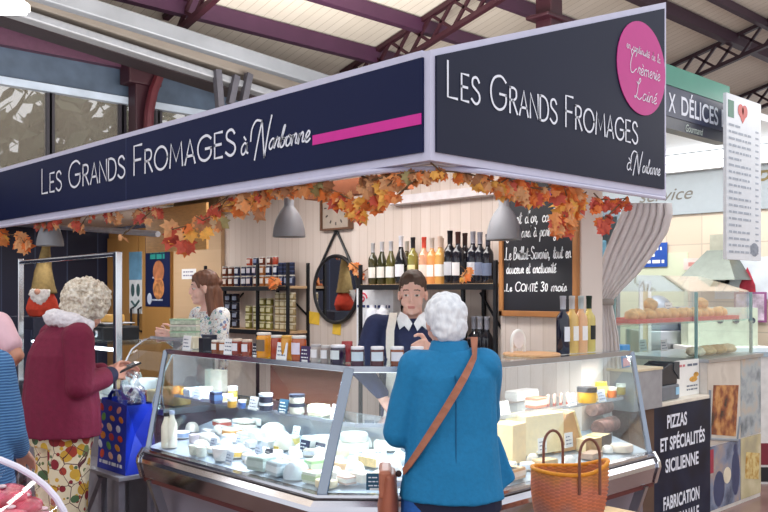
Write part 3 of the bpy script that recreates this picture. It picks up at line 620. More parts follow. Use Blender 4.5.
# chalkboard
t = thing('chalkboard', 'wood-framed chalkboard with handwritten lines beside the wine shelf', 'board', (1.68, .503, 1.86)); a, b, z0, z1 = -.287, .287, -.41, .52
for q in ((a, a+.03, z0, z1), (b-.03, b, z0, z1), (a, b, z0, z0+.035), (a, b, z1-.03, z1)): MB().bb(-.035, 0, *q).build('frame', mat('#a9713f', .5, 0, .12, 8), t, bevel=.003)
MB().bb(-.02, -.002, a+.02, b-.02, z0+.02, z1-.02).build('slate', mat('#14151f', .6, 0, .25, 4), t)
def ln(s, y, z, wd, h, m=CHALK, nm='chalk_writing'): mb = MB(); write(mb, s, (-.0205, y, z), (0, -1, 0), (0, 0, 1), wd, h, .0032, .12); mb.build(nm, m, t)
ln("Mont d'or, coulant", .235, .16, .43, .075); ln('gourmand à partager', .235, .075, .41, .07); ln('.Le Brillat-Savarin, tout en', .25, -.06, .49, .075); ln('douceur et onctuosité', .235, -.145, .37, .065); write_words('chalk_writing', CHALK, t, '.Le COMTÉ 30', (-.0205, .25, -.255), (0, -1, 0), (0, 0, 1), .33, .055, .0035, shear=.1, smallcaps=.8); ln('mois', -.10, -.255, .11, .06)
ln('fromages', .1, .30, .2, .09, mat('#c45bbd', .8), 'chalk_title')
# pendant lamps
def pendant(label, px, py, d, top=2.5):
    p = W(px, py, d); t = thing('pendant_lamp', label, 'lamp', (p.x, p.y, p.z), 0, 'grey bell-shaped pendant lamps')
    MB().lathe([(.104, 0), (.104, .012), (.098, .06), (.084, .11), (.06, .16), (.036, .19), (.032, .20), (.032, .245), (.012, .25)], n=28).build('shade', mat('#85868c', .55, 0, .05, 5), t, smooth=50)
    MB().lathe([(.012, .24), (.03, .187), (.055, .155), (.08, .105), (.094, .058), (.100, .012), (.1035, .001)], n=28).build('inner_face', mat('#f4f1ec', .5, 0, .02), t, smooth=50)
    MB().tube([(0, 0, .24), (0, 0, max(top-p.z, .26))], .004, 6).build('cord', BLACK, t)
    MB().lathe([(0, .02), (.04, .02), (.05, .05), (.03, .09), (0, .1)], n=14).build('bulb', emis('#fff4e2', 14), t, smooth=True)
    lamp('pendant_light', 'SPOT', (p.x, p.y, p.z+.015), 24, (1, .96, .92), .05, spread=2.5)
pendant('grey bell pendant lamp between the jar shelf and the clock', 289, 237, 5.5)
pendant('grey bell pendant lamp hanging in front of the chalkboard', 504, 240, 5.1)
pendant('grey bell pendant lamp over the far counter with the tall-hatted gnome', 50, 246, 6.83)
lamp('stall_light', 'AREA', (1.05, 1.6, 2.47), 33, (1, .975, .95), .5, 2.6, (0, -.25, 0))
lamp('stall_light', 'AREA', (1.0, 5.0, 2.30), 22, (1, .97, .94), .5, 1.2, (0, -.2, 0))
# ================================================================ goods in and on the counter
def axr(p): return -PI/2 if p.x < p.y-.16 else (0 if p.x > p.y+.16 else -PI/4)
CARDP = {}
def card(label, p, w=.06, h=.055, kind='w', rz=None, tilt=.25):
    rz = axr(p) if rz is None else rz; key = (w, h, kind, tilt)
    if key in CARDP: return dup(CARDP[key], p, rz, label)
    t = thing('price_card', label, 'price card', p, rz); rot = M.Rotation(-tilt, 3, 'X'); c, ink = {'w': (CARD, mat('#6a738c', .7)), 'b': (mat('#cfdcf0', .6), mat('#5a678c', .7)), 's': (SLATE, CHALK), 'n': (mat('#1d2c4e', .6), CHALK), 't': (mat('#17506b', .6), CHALK), 'p': (mat('#3d2a58', .6), CHALK)}[kind]
    up = rot @ V((0, 0, 1)); o = V((-w/2, 0, 0)); nr = V((1, 0, 0)).cross(up)
    b = MB().prism([o, o+V((w, 0, 0)), o+V((w, 0, 0))+up*h, o+up*h], -nr*.002).build('card', c, t)
    mb = MB()
    for k in range(3): squiggle(mb, o+V((w*.12, 0, 0))+up*h*(.22+.24*k), (1, 0, 0), up, w*(.76-.1*k), h*.10, h*.07, k+int(w*999))
    mb.build('writing', ink, b); MB().box((0, .012, .004), (w*.6, .025, .008)).build('foot', WHITE, t)
    CARDP[key] = t; return t
USED = []
def goods(kind, label, px, py, s, col, name, cat='cheese', surf=None, rz=None, col2=None, group=None, lift=0):
    p = onDeck(px, py) if surf is None else onZ(px, py, surf); rz = (axr(p)+R.uniform(-.2, .2)) if rz is None else rz
    a, b, c = s; hw_ = (max(a, b)/2 if kind in ('block', 'wedge', 'slice') else (a if kind != 'log' else b))
    if surf is None: USED.append((p.x, p.y, max(a, b)*(.62 if kind in ('block', 'wedge', 'slice') else 1)))
    if surf is None:
        p.x = max(p.x, -.236+hw_); p.y = max(p.y, -.236+hw_)
    p.z = (deckz(p) if surf is None else surf)+.003+lift; m = mat(col, .5, 0, .3 if kind == 'log' else .06, 30, .15)
    mb = MB(); sub = None
    if kind == 'wheel': mb.lathe([(0, 0), (a*.96, 0), (a, b*.15), (a, b*.85), (a*.95, b), (0, b)], n=26)
    elif kind == 'dome': mb.lathe([(0, 0), (a, 0), (a*1.0, b*.3), (a*.8, b*.75), (a*.45, b*.97), (0, b)], n=22)
    elif kind == 'pot':
        mb.lathe([(0, 0), (a*.82, 0), (a, b*.92), (a*1.04, b*.93), (a*1.04, b), (a*.95, b), (a*.93, b*.93), (0, b*.9)], n=22)
        sub = ('filling', MB().lathe([(0, b*.905), (a*.92, b*.9)], n=22), col2) if col2 else None
    elif kind == 'lidpot':
        mb.lathe([(0, 0), (a*.9, 0), (a, b*.1), (a, b*.72), (0, b*.73)], n=22); sub = ('lid', MB().lathe([(a*1.06, b*.7), (a*1.06, b), (0, b)], n=22), col2)
    elif kind == 'log': mb.lathe([(0, -a), (b*.9, -a), (b, -a*.9), (b, a*.9), (b*.9, a), (0, a)], (0, 0, b), n=18, rot=M.Rotation(PI/2, 3, 'Y'))
    elif kind == 'block': mb.bb(-a/2, a/2, -b/2, b/2, 0, c)
    elif kind == 'wedge':
        mb.prism([(-a/2, -b*.3, 0), (a/2, -b*.3, 0), (a*.38, b*.5, 0), (-a*.38, b*.5, 0)], (0, 0, c))
    elif kind == 'slice':   # tall wedge standing on its rind
        mb.prism([(-a/2, 0, 0), (a/2, 0, 0), (a*.15, 0, c), (-a*.1, 0, c*.96)], (0, b, 0))
    elif kind == 'bottle':
        mb.lathe([(0, 0), (a*.92, 0), (a, .008), (a, b*.62), (a*.55, b*.8), (a*.45, b*.86), (a*.45, b*.93), (0, b*.93)], n=18); sub = ('cap', MB().lathe([(a*.52, b*.9), (a*.52, b), (0, b)], n=14), col2)
    if sub or col2:
        t = thing(name, label, cat, p, rz, group); mb.build('body', m, t, smooth=True, bevel=0 if kind not in ('block', 'wedge', 'slice') else .004)
        if sub: sub[1].build(sub[0], mat(sub[2], .5, 0, .1, 40), t, smooth=True)
        elif kind in ('wedge', 'slice', 'block'): 
            if kind == 'block': MB().bb(-a/2-.001, a/2+.001, -b/2-.001, b/2+.001, c*.28, c*.75).build('band', mat(col2, .6), t)
            elif kind == 'wedge': MB().prism([(-a/2-.002, -b*.3-.004, 0), (a/2+.002, -b*.3-.004, 0), (a/2+.002, -b*.3-.0005, 0), (-a/2-.002, -b*.3-.0005, 0)], (0, 0, c)).build('rind', mat(col2, .7, 0, .2, 40), t)
            else: MB().prism([(a/2, -.001, 0), (a*.15, -.001, c), (a*.15+.012, -.001, c+.002), (a/2+.014, -.001, 0)], (0, b+.002, 0)).build('rind', mat(col2, .7, 0, .2, 40), t)
        elif kind == 'wheel': MB().lathe([(a+.001, b*.2), (a+.0015, b*.8)], n=26).build('band', mat(col2, .6), t)
        elif kind == 'dome': MB().bb(-a*.3, a*.3, -a-.003, -a*.96, b*.05, b*.3).build('sticker', mat(col2, .6), t)
    else:
        t = mb.build(name, m, loc=p, rz=rz, smooth=True, bevel=.004 if kind in ('block', 'wedge') else 0); tag(t, label, cat, group)
    return t
SH = .988
D = [ # ---- left deck, from the glass end towards the corner
 ('bottle', 'white milk bottle with a black cap beside the left glass end', 163.5, 449, (.028, .19, 0), '#e9e6d4', 'milk_bottle', 'bottle', None, None, '#24252c'),
 ('bottle', 'white milk bottle with a pale blue cap, second from the glass end', 172, 448, (.028, .20, 0), '#eceadb', 'milk_bottle', 'bottle', None, None, '#b9c9e6'),
 ('pot', 'small glass pot of pale cream next to the milk bottles', 188, 457, (.03, .05, 0), '#e0e6da', 'cream_pot', 'pot', None, None, '#f3efe0'),
 ('pot', 'small glass pot of cream just before the wide white bowl', 198, 458, (.03, .05, 0), '#dde4dc', 'cream_pot', 'pot', None, None, '#f6f0e6'),
 ('pot', 'small cream pot in the second row behind the glass pots', 194, 443, (.03, .045, 0), '#e9dfe6', 'cream_pot', 'pot', None, None, '#f1dfe6'),
 ('pot', 'wide white bowl of fresh curd near the front glass', 214, 463, (.058, .062, 0), '#eff1f2', 'curd_bowl', 'bowl', None, None, '#fbf8ef'),
 ('wheel', 'flat cream cheese wheel with a yellow side band behind the wide bowl', 236, 457, (.055, .035, 0), '#f2ecd8', 'round_cheese', 'cheese', None, None, '#e0b84e'),
 ('wheel', 'white soft cheese wheel at the rear by the milk bottles', 206, 440, (.05, .03, 0), '#f1efe8', 'round_cheese', 'cheese'),
 ('block', 'folded white paper packet lying at the rear, upper of two', 244, 428, (.12, .09, .02), '#f3efe6', 'paper_packet', 'packet', None, None, None, None, .028),
 ('block', 'folded white paper packet lying at the rear, lower of two', 245, 430, (.13, .09, .025), '#efe9dc', 'paper_packet', 'packet'),
 ('block', 'pale block of white cheese right of the folded packets', 257, 441, (.08, .07, .05), '#f7f4ea', 'cheese_block', 'cheese'),
 ('dome', 'large white domed cheese behind the slate cards', 273, 437, (.075, .075, 0), '#f8f5ec', 'cheese_dome', 'cheese'),
 ('dome', 'white domed cheese with a yellow sticker in the middle of the display', 284, 449, (.055, .06, 0), '#f7f2e2', 'cheese_dome', 'cheese', None, None, '#e7c348'),
 ('wheel', 'tall white cheese drum left of the two slate cards', 292, 446, (.04, .05, 0), '#f4efe4', 'cheese_drum', 'cheese', None, None, '#efd987'),
 ('block', 'grey-green ash-coated cheese block against the front glass, first of three', 249, 474, (.11, .09, .062), '#9fb3ae', 'ash_cheese', 'cheese', None, None, '#b7c8c4'),
 ('block', 'blue-grey wrapped cheese block against the front glass, middle of three', 267, 479, (.10, .085, .06), '#b3c4cc', 'wrapped_cheese', 'cheese', None, None, '#d5e0e4'),
 ('dome', 'pale blue mound of wrapped cheese against the front glass', 285, 482, (.062, .075, 0), '#c3d2dc', 'wrapped_cheese', 'cheese'),
 ('log', 'orange cheese log lying near the corner post', 304, 478, (.045, .02, 0), '#df7448', 'orange_log', 'cheese'),
 ('block', 'herb-speckled pale box in front of the orange log', 303, 487, (.09, .04, .05), '#cfd9c8', 'herb_box', 'box', None, None, '#a9bf8f'),
 ('block', 'green-edged cheese slab beside the orange log', 315, 473, (.07, .08, .06), '#9fce8e', 'herb_cheese', 'cheese', None, None, '#cfe3c0'),
 ('wheel', 'low cream wheel at the foot of the corner post', 318, 490, (.05, .03, 0), '#eadfbe', 'round_cheese', 'cheese'),
 ('wheel', 'broad white cheese wheel in the rear row near the post', 322, 446, (.075, .045, 0), '#f6f3ec', 'round_cheese', 'cheese'),
 ('wheel', 'white cheese wheel in the rear row, between dome and packets', 262, 425, (.06, .04, 0), '#f2f0ea', 'round_cheese', 'cheese'),
 ('block', 'white boxed cheese in the rear row below the teal card', 296, 428, (.09, .08, .045), '#eef1f4', 'cheese_box', 'box', None, None, '#c9d6e8'),
 ('wedge', 'pale yellow wedge in the rear row right of the dome', 310, 432, (.09, .1, .05), '#f3e7b6', 'cheese_wedge', 'cheese', None, None, '#c8a860'),
 ('dome', 'little white goat cheese between the bowl and the yellow-banded wheel', 226, 447, (.035, .04, 0), '#f5f4f0', 'goat_cheese', 'cheese'),
 ('dome', 'little grey goat cheese behind the ash-coated block', 247, 457, (.034, .04, 0), '#a9aeb4', 'goat_cheese', 'cheese'),
 # ---- corner
 ('wheel', 'large white wheel behind the corner glass', 352, 452, (.085, .05, 0), '#f5f2e9', 'round_cheese', 'cheese'),
 ('wheel', 'white wheel stacked on the large wheel behind the corner glass', 354, 452, (.07, .04, 0), '#eeeae0', 'round_cheese', 'cheese', None, None, '#d8dfe8', None, .052),
 ('block', 'flat white cheese slab in the corner next to the customer', 388, 450, (.13, .1, .045), '#f3eedf', 'cheese_slab', 'cheese'),
 ('wedge', 'cream wedge lying in the middle of the corner display', 372, 466, (.11, .1, .04), '#f2e6c6', 'cheese_wedge', 'cheese', None, None, '#d9bd85'),
 ('block', 'film-wrapped pinkish cheese pack at the front of the corner', 346, 484, (.08, .06, .035), '#e7c9bd', 'film_pack', 'packet', None, None, '#f2efe9'),
 ('block', 'film-wrapped pale pack in the corner beside the teal card', 362, 482, (.085, .07, .04), '#e9e5da', 'film_pack', 'packet'),
 ('dome', 'round crumpled white packet in the corner near the blue jacket', 390, 472, (.055, .06, 0), '#ece9e6', 'film_pack', 'packet'),
 ('block', 'film-wrapped white pack at the front, touching the blue jacket in view', 393, 488, (.09, .06, .035), '#dfe3e8', 'film_pack', 'packet', None, None, '#b9cadb'),
 ('wheel', 'brownish washed-rind wheel at the front of the corner', 344, 470, (.05, .035, 0), '#d9b58e', 'round_cheese', 'cheese'),
 # ---- right deck
 ('block', 'tall yellow hard cheese block beside the blue jacket', 507, 462, (.13, .14, .19), '#ecd09a', 'cheese_block', 'cheese', None, None, None),
 ('block', 'wide yellow hard cheese block behind the two white labels', 535, 452, (.28, .14, .20), '#f0deb0', 'cheese_block', 'cheese', None, None, None),
 ('slice', 'big brown-rinded wedge of hard cheese leaning up behind the basket', 569, 452, (.22, .18, .205), '#c99a62', 'cheese_wedge', 'cheese', None, None, '#efd9a2'),
 ('log', 'mottled dark red dry sausage wrapped in film near the glass end', 606, 434, (.12, .045, 0), '#8f6a62', 'dry_sausage', 'sausage'),
 ('log', 'second mottled dry sausage lying on top of the first, near the glass end', 600, 430, (.11, .042, 0), '#a98882', 'dry_sausage', 'sausage', None, None, None, None, .085),
 ('wedge', 'pale wedge lying in front of the brown-rinded cheese', 588, 452, (.12, .12, .07), '#ead9ac', 'cheese_wedge', 'cheese', None, None, '#b58c55'),
 ('block', 'film-wrapped cheese pack behind the basket handles', 545, 468, (.11, .07, .04), '#d9b98e', 'film_pack', 'packet'),
 ('block', 'film-wrapped cheese pack between the blue jacket and the basket', 516, 480, (.10, .08, .05), '#dcb990', 'film_pack', 'packet', None, None, '#eee3d2'),
 ('block', 'pinkish wrapped pack in front of the tall yellow block', 509, 492, (.10, .06, .04), '#d6a68a', 'film_pack', 'packet'),
 ('wheel', 'low pale wheel in front, near the glass end on the basket side', 622, 452, (.06, .035, 0), '#d9cfc2', 'round_cheese', 'cheese'),
 ('block', 'folded brown paper pack at the front glass by the basket rim', 604, 462, (.13, .07, .03), '#b89a86', 'paper_packet', 'packet'),
 ('dome', 'white crumbly cheese heap between the cream pots and the rear wheel', 201, 449, (.045, .045, 0), '#f6f3ea', 'fresh_cheese', 'cheese'),
 ('wheel', 'thin white cheese with a blue band right behind the milk bottles', 182, 438, (.045, .035, 0), '#eff1f3', 'round_cheese', 'cheese', None, None, '#9fb9de'),
 ('dome', 'white pyramid-like goat cheese at the back near the glass end', 192, 432, (.04, .055, 0), '#eceae2', 'goat_cheese', 'cheese'),
 ('block', 'boxed cheese with a red band at the back of the deck', 222, 428, (.09, .08, .045), '#f1eee6', 'cheese_box', 'box', None, None, '#c9665a'),
 ('wheel', 'cream cheese wheel with orange band under the white packets', 232, 436, (.055, .04, 0), '#efe2c4', 'round_cheese', 'cheese', None, None, '#d99a4e'),
 ('dome', 'small white cheese ball just right of the ash-coated block', 259, 466, (.03, .04, 0), '#f4f4f2', 'fresh_cheese', 'cheese'),
 ('wheel', 'white cheese wheel in the second row behind the blue-grey block', 276, 465, (.05, .045, 0), '#f3f1ec', 'round_cheese', 'cheese'),
 ('wheel', 'small cream wheel between the two slate-marked rows, left of the orange log', 290, 466, (.042, .04, 0), '#f0e6cd', 'round_cheese', 'cheese', None, None, '#dcd3c0'),
 ('dome', 'white wrinkled cheese beside the first navy price card', 296, 458, (.035, .04, 0), '#f5f1e8', 'goat_cheese', 'cheese'),
 ('wheel', 'white wheel behind the second navy price card', 325, 458, (.055, .045, 0), '#f4f2ed', 'round_cheese', 'cheese'),
 ('block', 'white square cheese against the left face of the corner post', 326, 470, (.07, .07, .05), '#f0efe9', 'cheese_block', 'cheese'),
 ('wheel', 'white wheel in the corner just right of the post', 343, 458, (.045, .05, 0), '#f3f0ea', 'round_cheese', 'cheese', None, None, '#e4d9b8'),
 ('dome', 'white domed cheese at the rear of the corner', 370, 446, (.06, .06, 0), '#f3f1ec', 'cheese_dome', 'cheese'),
 ('block', 'white boxed cheese at the back of the corner by the apron', 392, 440, (.10, .08, .05), '#eceff3', 'cheese_box', 'box', None, None, '#b9cbe2'),
 ('dome', 'film-wrapped white ball in the second row of the corner', 355, 473, (.045, .05, 0), '#eeeeee', 'film_pack', 'packet'),
 ('wedge', 'thin pale wedge at the front right of the corner', 382, 481, (.09, .09, .035), '#f1e5c4', 'cheese_wedge', 'cheese', None, None, '#caa667'),
 ('block', 'pale cheese chunk in the rear behind the tall yellow block', 516, 438, (.10, .08, .08), '#eadcb2', 'cheese_block', 'cheese'),
 ('wedge', 'dark-rinded wedge near the glass end behind the basket handle', 600, 446, (.12, .12, .06), '#e3d0a0', 'cheese_wedge', 'cheese', None, None, '#5a4638'),
 ('block', 'film-wrapped rosy pack before the yellow block, beside the basket rim', 530, 488, (.10, .07, .05), '#e2b39c', 'film_pack', 'packet', None, None, '#f0e4da'),
]
for q in D: goods(*q)
# small cheeses filling the gaps between the named ones
fr = random.Random(21); protos = {}
FILL = [('dome', (.030, .038, 0), '#f3f2ee', 'small round white goat cheese filling the gaps of the counter display', 'goat_cheese', 'small goat cheeses in the counter', None),
        ('wheel', (.036, .030, 0), '#f0e9d8', 'small flat cream cheese with pale label band in the counter display gaps', 'small_cheese', 'small flat cheeses in the counter', '#dfe6f0'),
        ('block', (.06, .05, .035), '#e6ebee', 'small film-wrapped cheese pack filling the gaps of the counter display', 'film_pack', 'small wrapped packs in the counter', None)]
tries = n_in = 0
while tries < 4000 and n_in < 62:
    tries += 1
    if fr.random() < .72: x, y = fr.uniform(-.17, .28), fr.uniform(.12, 1.68)
    else: x, y = fr.uniform(.30, 1.45), fr.uniform(-.17, .10)
    if x+y < .20: continue
    k = fr.randrange(3); q = FILL[k]; r0 = q[1][0]*(.62 if k == 2 else 1.0)
    if any((x-a)**2+(y-b)**2 < (r0+c*.92)**2 for a, b, c in USED): continue
    USED.append((x, y, r0)); n_in += 1; px_ = V((x, y, deckz(V((x, y, 0)))+.003))
    if k in protos: dup(protos[k], px_, axr(px_)+fr.uniform(-.3, .3))
    else: protos[k] = goods(q[0], q[3], 300, 450, q[1], q[2], q[4], 'cheese', None, 0, q[6], q[5]); protos[k].location = px_; USED.pop()
# ---- inner glass shelf, left
S = [('dome', 'small orange gourd on the inner shelf beside the glass end', 177, 394, (.032, .045, 0), '#e08a3a', 'gourd', 'gourd', SH),
 ('dome', 'tiny orange gourd touching the first one on the inner shelf', 184, 395, (.026, .036, 0), '#e79a48', 'gourd', 'gourd', SH),
 ('block', 'stack of white cheese boxes on the inner shelf near the gourds', 193, 397, (.09, .08, .05), '#e9eef4', 'cheese_box', 'box', SH, None, '#c6d5ea'),
 ('wheel', 'white cheese box standing behind the price card on the inner shelf', 205, 398, (.045, .06, 0), '#eef0f2', 'cheese_box', 'box', SH),
 ('block', 'dark blue box on the inner shelf', 216, 404, (.06, .05, .065), '#1f3558', 'blue_box', 'box', SH, None, '#3f5f8a'),
 ('wheel', 'round white box next to the dark blue box', 226, 402, (.04, .04, 0), '#f2efe8', 'cheese_box', 'box', SH, None, '#dfc890'),
 ('lidpot', 'small jar with yellow contents and white lid on the inner shelf', 233, 400, (.026, .075, 0), '#dcbf5a', 'small_jar', 'jar', SH, None, '#eceff2'),
 ('lidpot', 'small jar with amber contents in front of the yellow one', 232, 408, (.024, .05, 0), '#c89b3e', 'small_jar', 'jar', SH, None, '#dfe5ea'),
 ('lidpot', 'small blue jar left of the white price card', 242, 409, (.02, .045, 0), '#33508a', 'small_jar', 'jar', SH, None, '#e3e8f0'),
 ('lidpot', 'dark jar with white band, lower of the first dark stack', 266, 411, (.034, .04, 0), '#2a2b3e', 'dark_pot', 'pot', SH, None, '#e6ebf2'),
 ('lidpot', 'dark jar with white band, upper of the first dark stack', 266, 411, (.034, .045, 0), '#2a2b3e', 'dark_pot', 'pot', SH, None, '#dbe3ee', None, .042),
 ('lidpot', 'dark-banded white pot, lower of the stack right of the teal card', 297, 414, (.038, .05, 0), '#e9e6d8', 'dark_pot', 'pot', SH, None, '#2c3346'),
 ('lidpot', 'dark-banded white pot, upper of the stack right of the teal card', 297, 414, (.038, .045, 0), '#e9e6d8', 'dark_pot', 'pot', SH, None, '#2c3346', None, .052),
 ('block', 'pale yellow butter block on the inner shelf beside the post', 319, 416, (.09, .07, .055), '#e9e8c4', 'butter_block', 'butter', SH, None, '#f4f3e2'),
 ('block', 'large wrapped white cheese at the rear of the inner shelf', 216, 391, (.17, .05, .13), '#e6e4d6', 'wrapped_cheese', 'cheese', SH),
 # ---- inner glass shelf, right
 ('block', 'long white tray with lid at the rear of the inner shelf, right side', 522, 400, (.22, .08, .055), '#eceaea', 'white_tray', 'tray', SH, None, '#f7f5f4'),
 ('block', 'slab of smoked bacon on the inner shelf', 536, 408, (.10, .07, .055), '#cf7f63', 'bacon_slab', 'bacon', SH, None, '#f0d9cc'),
 ('lidpot', 'bright yellow tub with a black lid on the inner shelf', 587, 403, (.052, .085, 0), '#f2b91c', 'mustard_tub', 'tub', SH, None, '#23242c'),
 ('block', 'orange and yellow packet beside the black-lidded tub', 601, 398, (.06, .04, .09), '#eebc3c', 'yellow_packet', 'packet', SH, None, '#f4d98a'),
 ('lidpot', 'small jar of orange vegetables near the glass end', 612, 398, (.026, .06, 0), '#d9752f', 'small_jar', 'jar', SH, None, '#d9d6c8'),
 ('lidpot', 'small jar of green and orange vegetables nearest the glass end', 621, 395, (.026, .065, 0), '#a98f3c', 'small_jar', 'jar', SH, None, '#e6e4da')]
for q in S: goods(*q)
for k in range(4):
    p = onZ(548+k*6.5, 406-k*.8, SH); t = thing('salami_slice', ['thin salami slice leaning against the bacon slab', 'thin salami slice, second from the bacon slab', 'thin salami slice, third from the bacon slab', 'thin salami slice farthest from the bacon slab'][k], 'salami', (p.x, p.y, SH+.001), .5, 'salami slices beside the bacon slab')
    MB().bb(-.03, .03, -.006, .006, 0, .06).build('slice', mat('#e2b8aa', .5, 0, .3, 60), t, bevel=.004); MB().bb(-.031, .031, -.0065, .0065, .0, .012).build('rind', mat('#a3452f', .6), t)
# ---- price cards
for px, py, kd, lb, sf in [(222, 436, 'w', 'white price card standing behind the wide curd bowl', 0), (212, 449, 'b', 'pale blue price card stuck above the curd bowl', 0), (238, 447, 'b', 'pale blue price card beside the yellow-banded wheel', 0), (228, 464, 'b', 'small blue-grey price card right of the curd bowl', 0),
    (257, 457, 'b', 'pale blue price card in the middle of the front row', 0), (267, 461, 's', 'slate price card behind the wrapped front block', 0), (303, 454, 'n', 'navy price card with chalk writing, first of the pair', 0), (318, 457, 'n', 'navy price card with chalk writing, second of the pair near the post', 0),
    (330, 486, 'w', 'white price card at the foot of the corner post', 0), (295, 437, 'w', 'white price card in the rear row below the teal card', 0), (375, 490, 't', 'teal price card at the front of the corner display', 0), (360, 462, 'w', 'white price card before the stacked corner wheels', 0), (380, 462, 'w', 'white price card in the corner beside the cream wedge', 0),
    (252, 410, 'w', 'white price card on the inner shelf before the dark stack', 1), (282, 413, 't', 'teal price card on the inner shelf between the dark stacks', 1), (335, 419, 'w', 'white price card on the inner shelf against the corner post', 1), (196, 399, 'b', 'pale blue price card on the inner shelf in front of the white boxes', 1),
    (506, 415, 'w', 'white price card on the inner shelf beside the blue jacket', 1), (573, 406, 'w', 'small white price card between salami and yellow tub', 1), (603, 402, 'b', 'pale price card tilted against the yellow packet', 1)]:
    p = onZ(px, py, SH+.002) if sf else onDeck(px, py); card(lb, p, *((.075, .07) if kd in 'nt' or sf else (.06, .06)), kd)
for px, py, lb in ((523, 457, 'white label hanging on the wide yellow cheese, nearer the blue jacket'), (545, 450, 'white label hanging on the wide yellow cheese, nearer the brown wedge')):
    p = onDeck(px, py); p.y = -.10; p.z = deckz(p)+.05; card(lb, p, .07, .075, 'w', 0, .05)
# ---- on the top shelf, left: jars and cards
TZ = 1.2605
def onTop(px, off=0): 
    p = onX(px, 355, .06+off); return V((.06+off, p.y, TZ))
JL = [(216, .026, .070, '#8a4a2c', '#dcd6cc', '#f0ece6', 'brown jam jar with white label next to the dark boxes'), (224, .026, .072, '#9a5a34', '#dcd6cc', '#f1ece8', 'light brown jam jar, second from the dark boxes'),
    (237, .029, .085, '#8c3524', '#d9c6b4', '#eeeaf0', 'red-brown jam jar with white label before the slate card'), (247, .029, .085, '#96402a', '#d9c6b4', '#eeeaf0', 'red-brown jam jar with white label, touching the slate card'),
    (264, .040, .128, '#e79a1c', '#e2ddd6', '#7a6a58', 'tall jar of bright orange honey with a pale lid'), (277, .033, .118, '#a83f22', '#d8d4d0', None, 'tall dark red jar between the two honey jars'), (287.5, .033, .12, '#dd9a2a', '#d9a548', None, 'amber honey jar with golden lid behind the white card'),
    (299, .038, .122, '#b4552a', '#e0ddd8', '#e9dff0', 'tall copper-coloured jar with pale lid behind the purple card'), (316, .027, .085, '#b9aea8', '#b2aeb0', '#f1eef0', 'clear jar with metal lid after the purple card'), (326, .026, .085, '#9b8d88', '#c9c4c2', '#efeef2', 'clear brownish jar with metal lid beside the plum jam'),
    (338, .036, .09, '#2c1c3a', '#ecebf2', '#dfe8ea', 'dark plum jam jar with white lid and label')]
for px, r, h, c, l, lb, nm in JL: p = onTop(px); jar(nm, r, h, c, l, lb, p, 'x', 'preserve jars along the counter top', .013)
a0, a1 = path(-.06)[1], path(-.06)[2]
for k, (c, lb, nm) in enumerate([('#4a2335', '#cfe0ec', 'dark red jam jar with white lid on the corner, first after the plum jam'), ('#5a2a2e', '#dbe7f0', 'brown-red jam jar with white lid on the corner, second after the plum jam'), ('#8a4a2e', '#e6e9f2', 'copper jam jar with white lid on the corner, left of the apron strap'), ('#a5683c', '#dfe4f0', 'light brown jam jar with white lid on the corner, under the white collar'), ('#3f1f33', '#7ba4d6', 'dark jam jar with blue label on the corner by the customer')]):
    f = (.02, .24, .46, .68, .93)[k]; p = a0.lerp(a1, f); p.z = TZ; jar(nm, .032, .088, c, '#f0eff4', lb, p, -PI/4, 'jam jars on the corner of the counter', .014)
p = onX(347, 340, .17); jar('small red jar standing in the second row behind the corner jars', .028, .10, '#8f2a30', '#a53a3c', None, (.17, p.y, TZ), 'x', None, .03)
p = onTop(203, .03); tag(MB().bb(-.03, .03, -.05, .0, 0, .075).build('tea_box', mat('#1b1d2b', .45), bevel=.003, loc=p), 'black carton on the counter top, taller front one beside the white card', 'carton')
p = onTop(209, .09); tag(MB().bb(-.03, .03, -.04, .03, 0, .09).build('tea_box', mat('#23283c', .45), bevel=.003, loc=p), 'dark carton on the counter top standing behind the black one', 'carton')
p = onTop(195, .10); tag(MB().bb(-.03, .03, -.03, .03, 0, .07).build('paper_box', mat('#d9cdb4', .6), bevel=.003, loc=p), 'small cream box behind the first white card on the counter top', 'box')
for px, w, h, kd, lb, off in ((186, .085, .085, 'w', 'tall white card leaning at the end of the counter top', -.02), (228.5, .10, .085, 'w', 'wide white price card before the brown jam jars', -.025), (254.5, .05, .07, 's', 'slate price card on the counter top between red jars and honey', -.02),
    (281, .085, .085, 'w', 'white price card in front of the honey jars', -.035), (304.5, .075, .075, 'p', 'purple price card with chalk writing on the counter top', -.03)):
    p = onTop(px, off); card(lb, p, w, h, kd, -PI/2, .12)
# ---- on the top shelf, right
p = onY(533, 357, .16); t = thing('serving_board', 'round wooden serving board lying on the counter top', 'board', (p.x, .17, TZ)); MB().lathe([(0, 0), (.15, 0), (.155, .006), (.15, .014), (0, .014)], n=36).build('disc', mat('#d3a273', .5, 0, .15, 5, st=(1, 8, 1)), t, smooth=True)
p = onY(518.5, 356, .2); t = thing('display_stand', 'small white rounded stand with a round dial behind the wooden board', 'stand', (onY(518, 356, .27).x, .27, TZ), 0)
mb = MB().tube([(-.055, 0, 0)]+[(-.055*math.cos(a*PI/12), 0, .075+.055*math.sin(a*PI/12)) for a in range(13)]+[(.055, 0, 0)], .009, 8); mb.build('arch', WHITE, t, smooth=True); MB().lathe([(0, -.006), (.045, -.006), (.045, .006), (0, .006)], (0, 0, .078), 24, rot=M.Rotation(PI/2, 3, 'X')).build('dial', mat('#e9e2e2', .5), t); MB().bb(-.065, .065, -.02, .02, 0, .006).build('foot', WHITE, t)
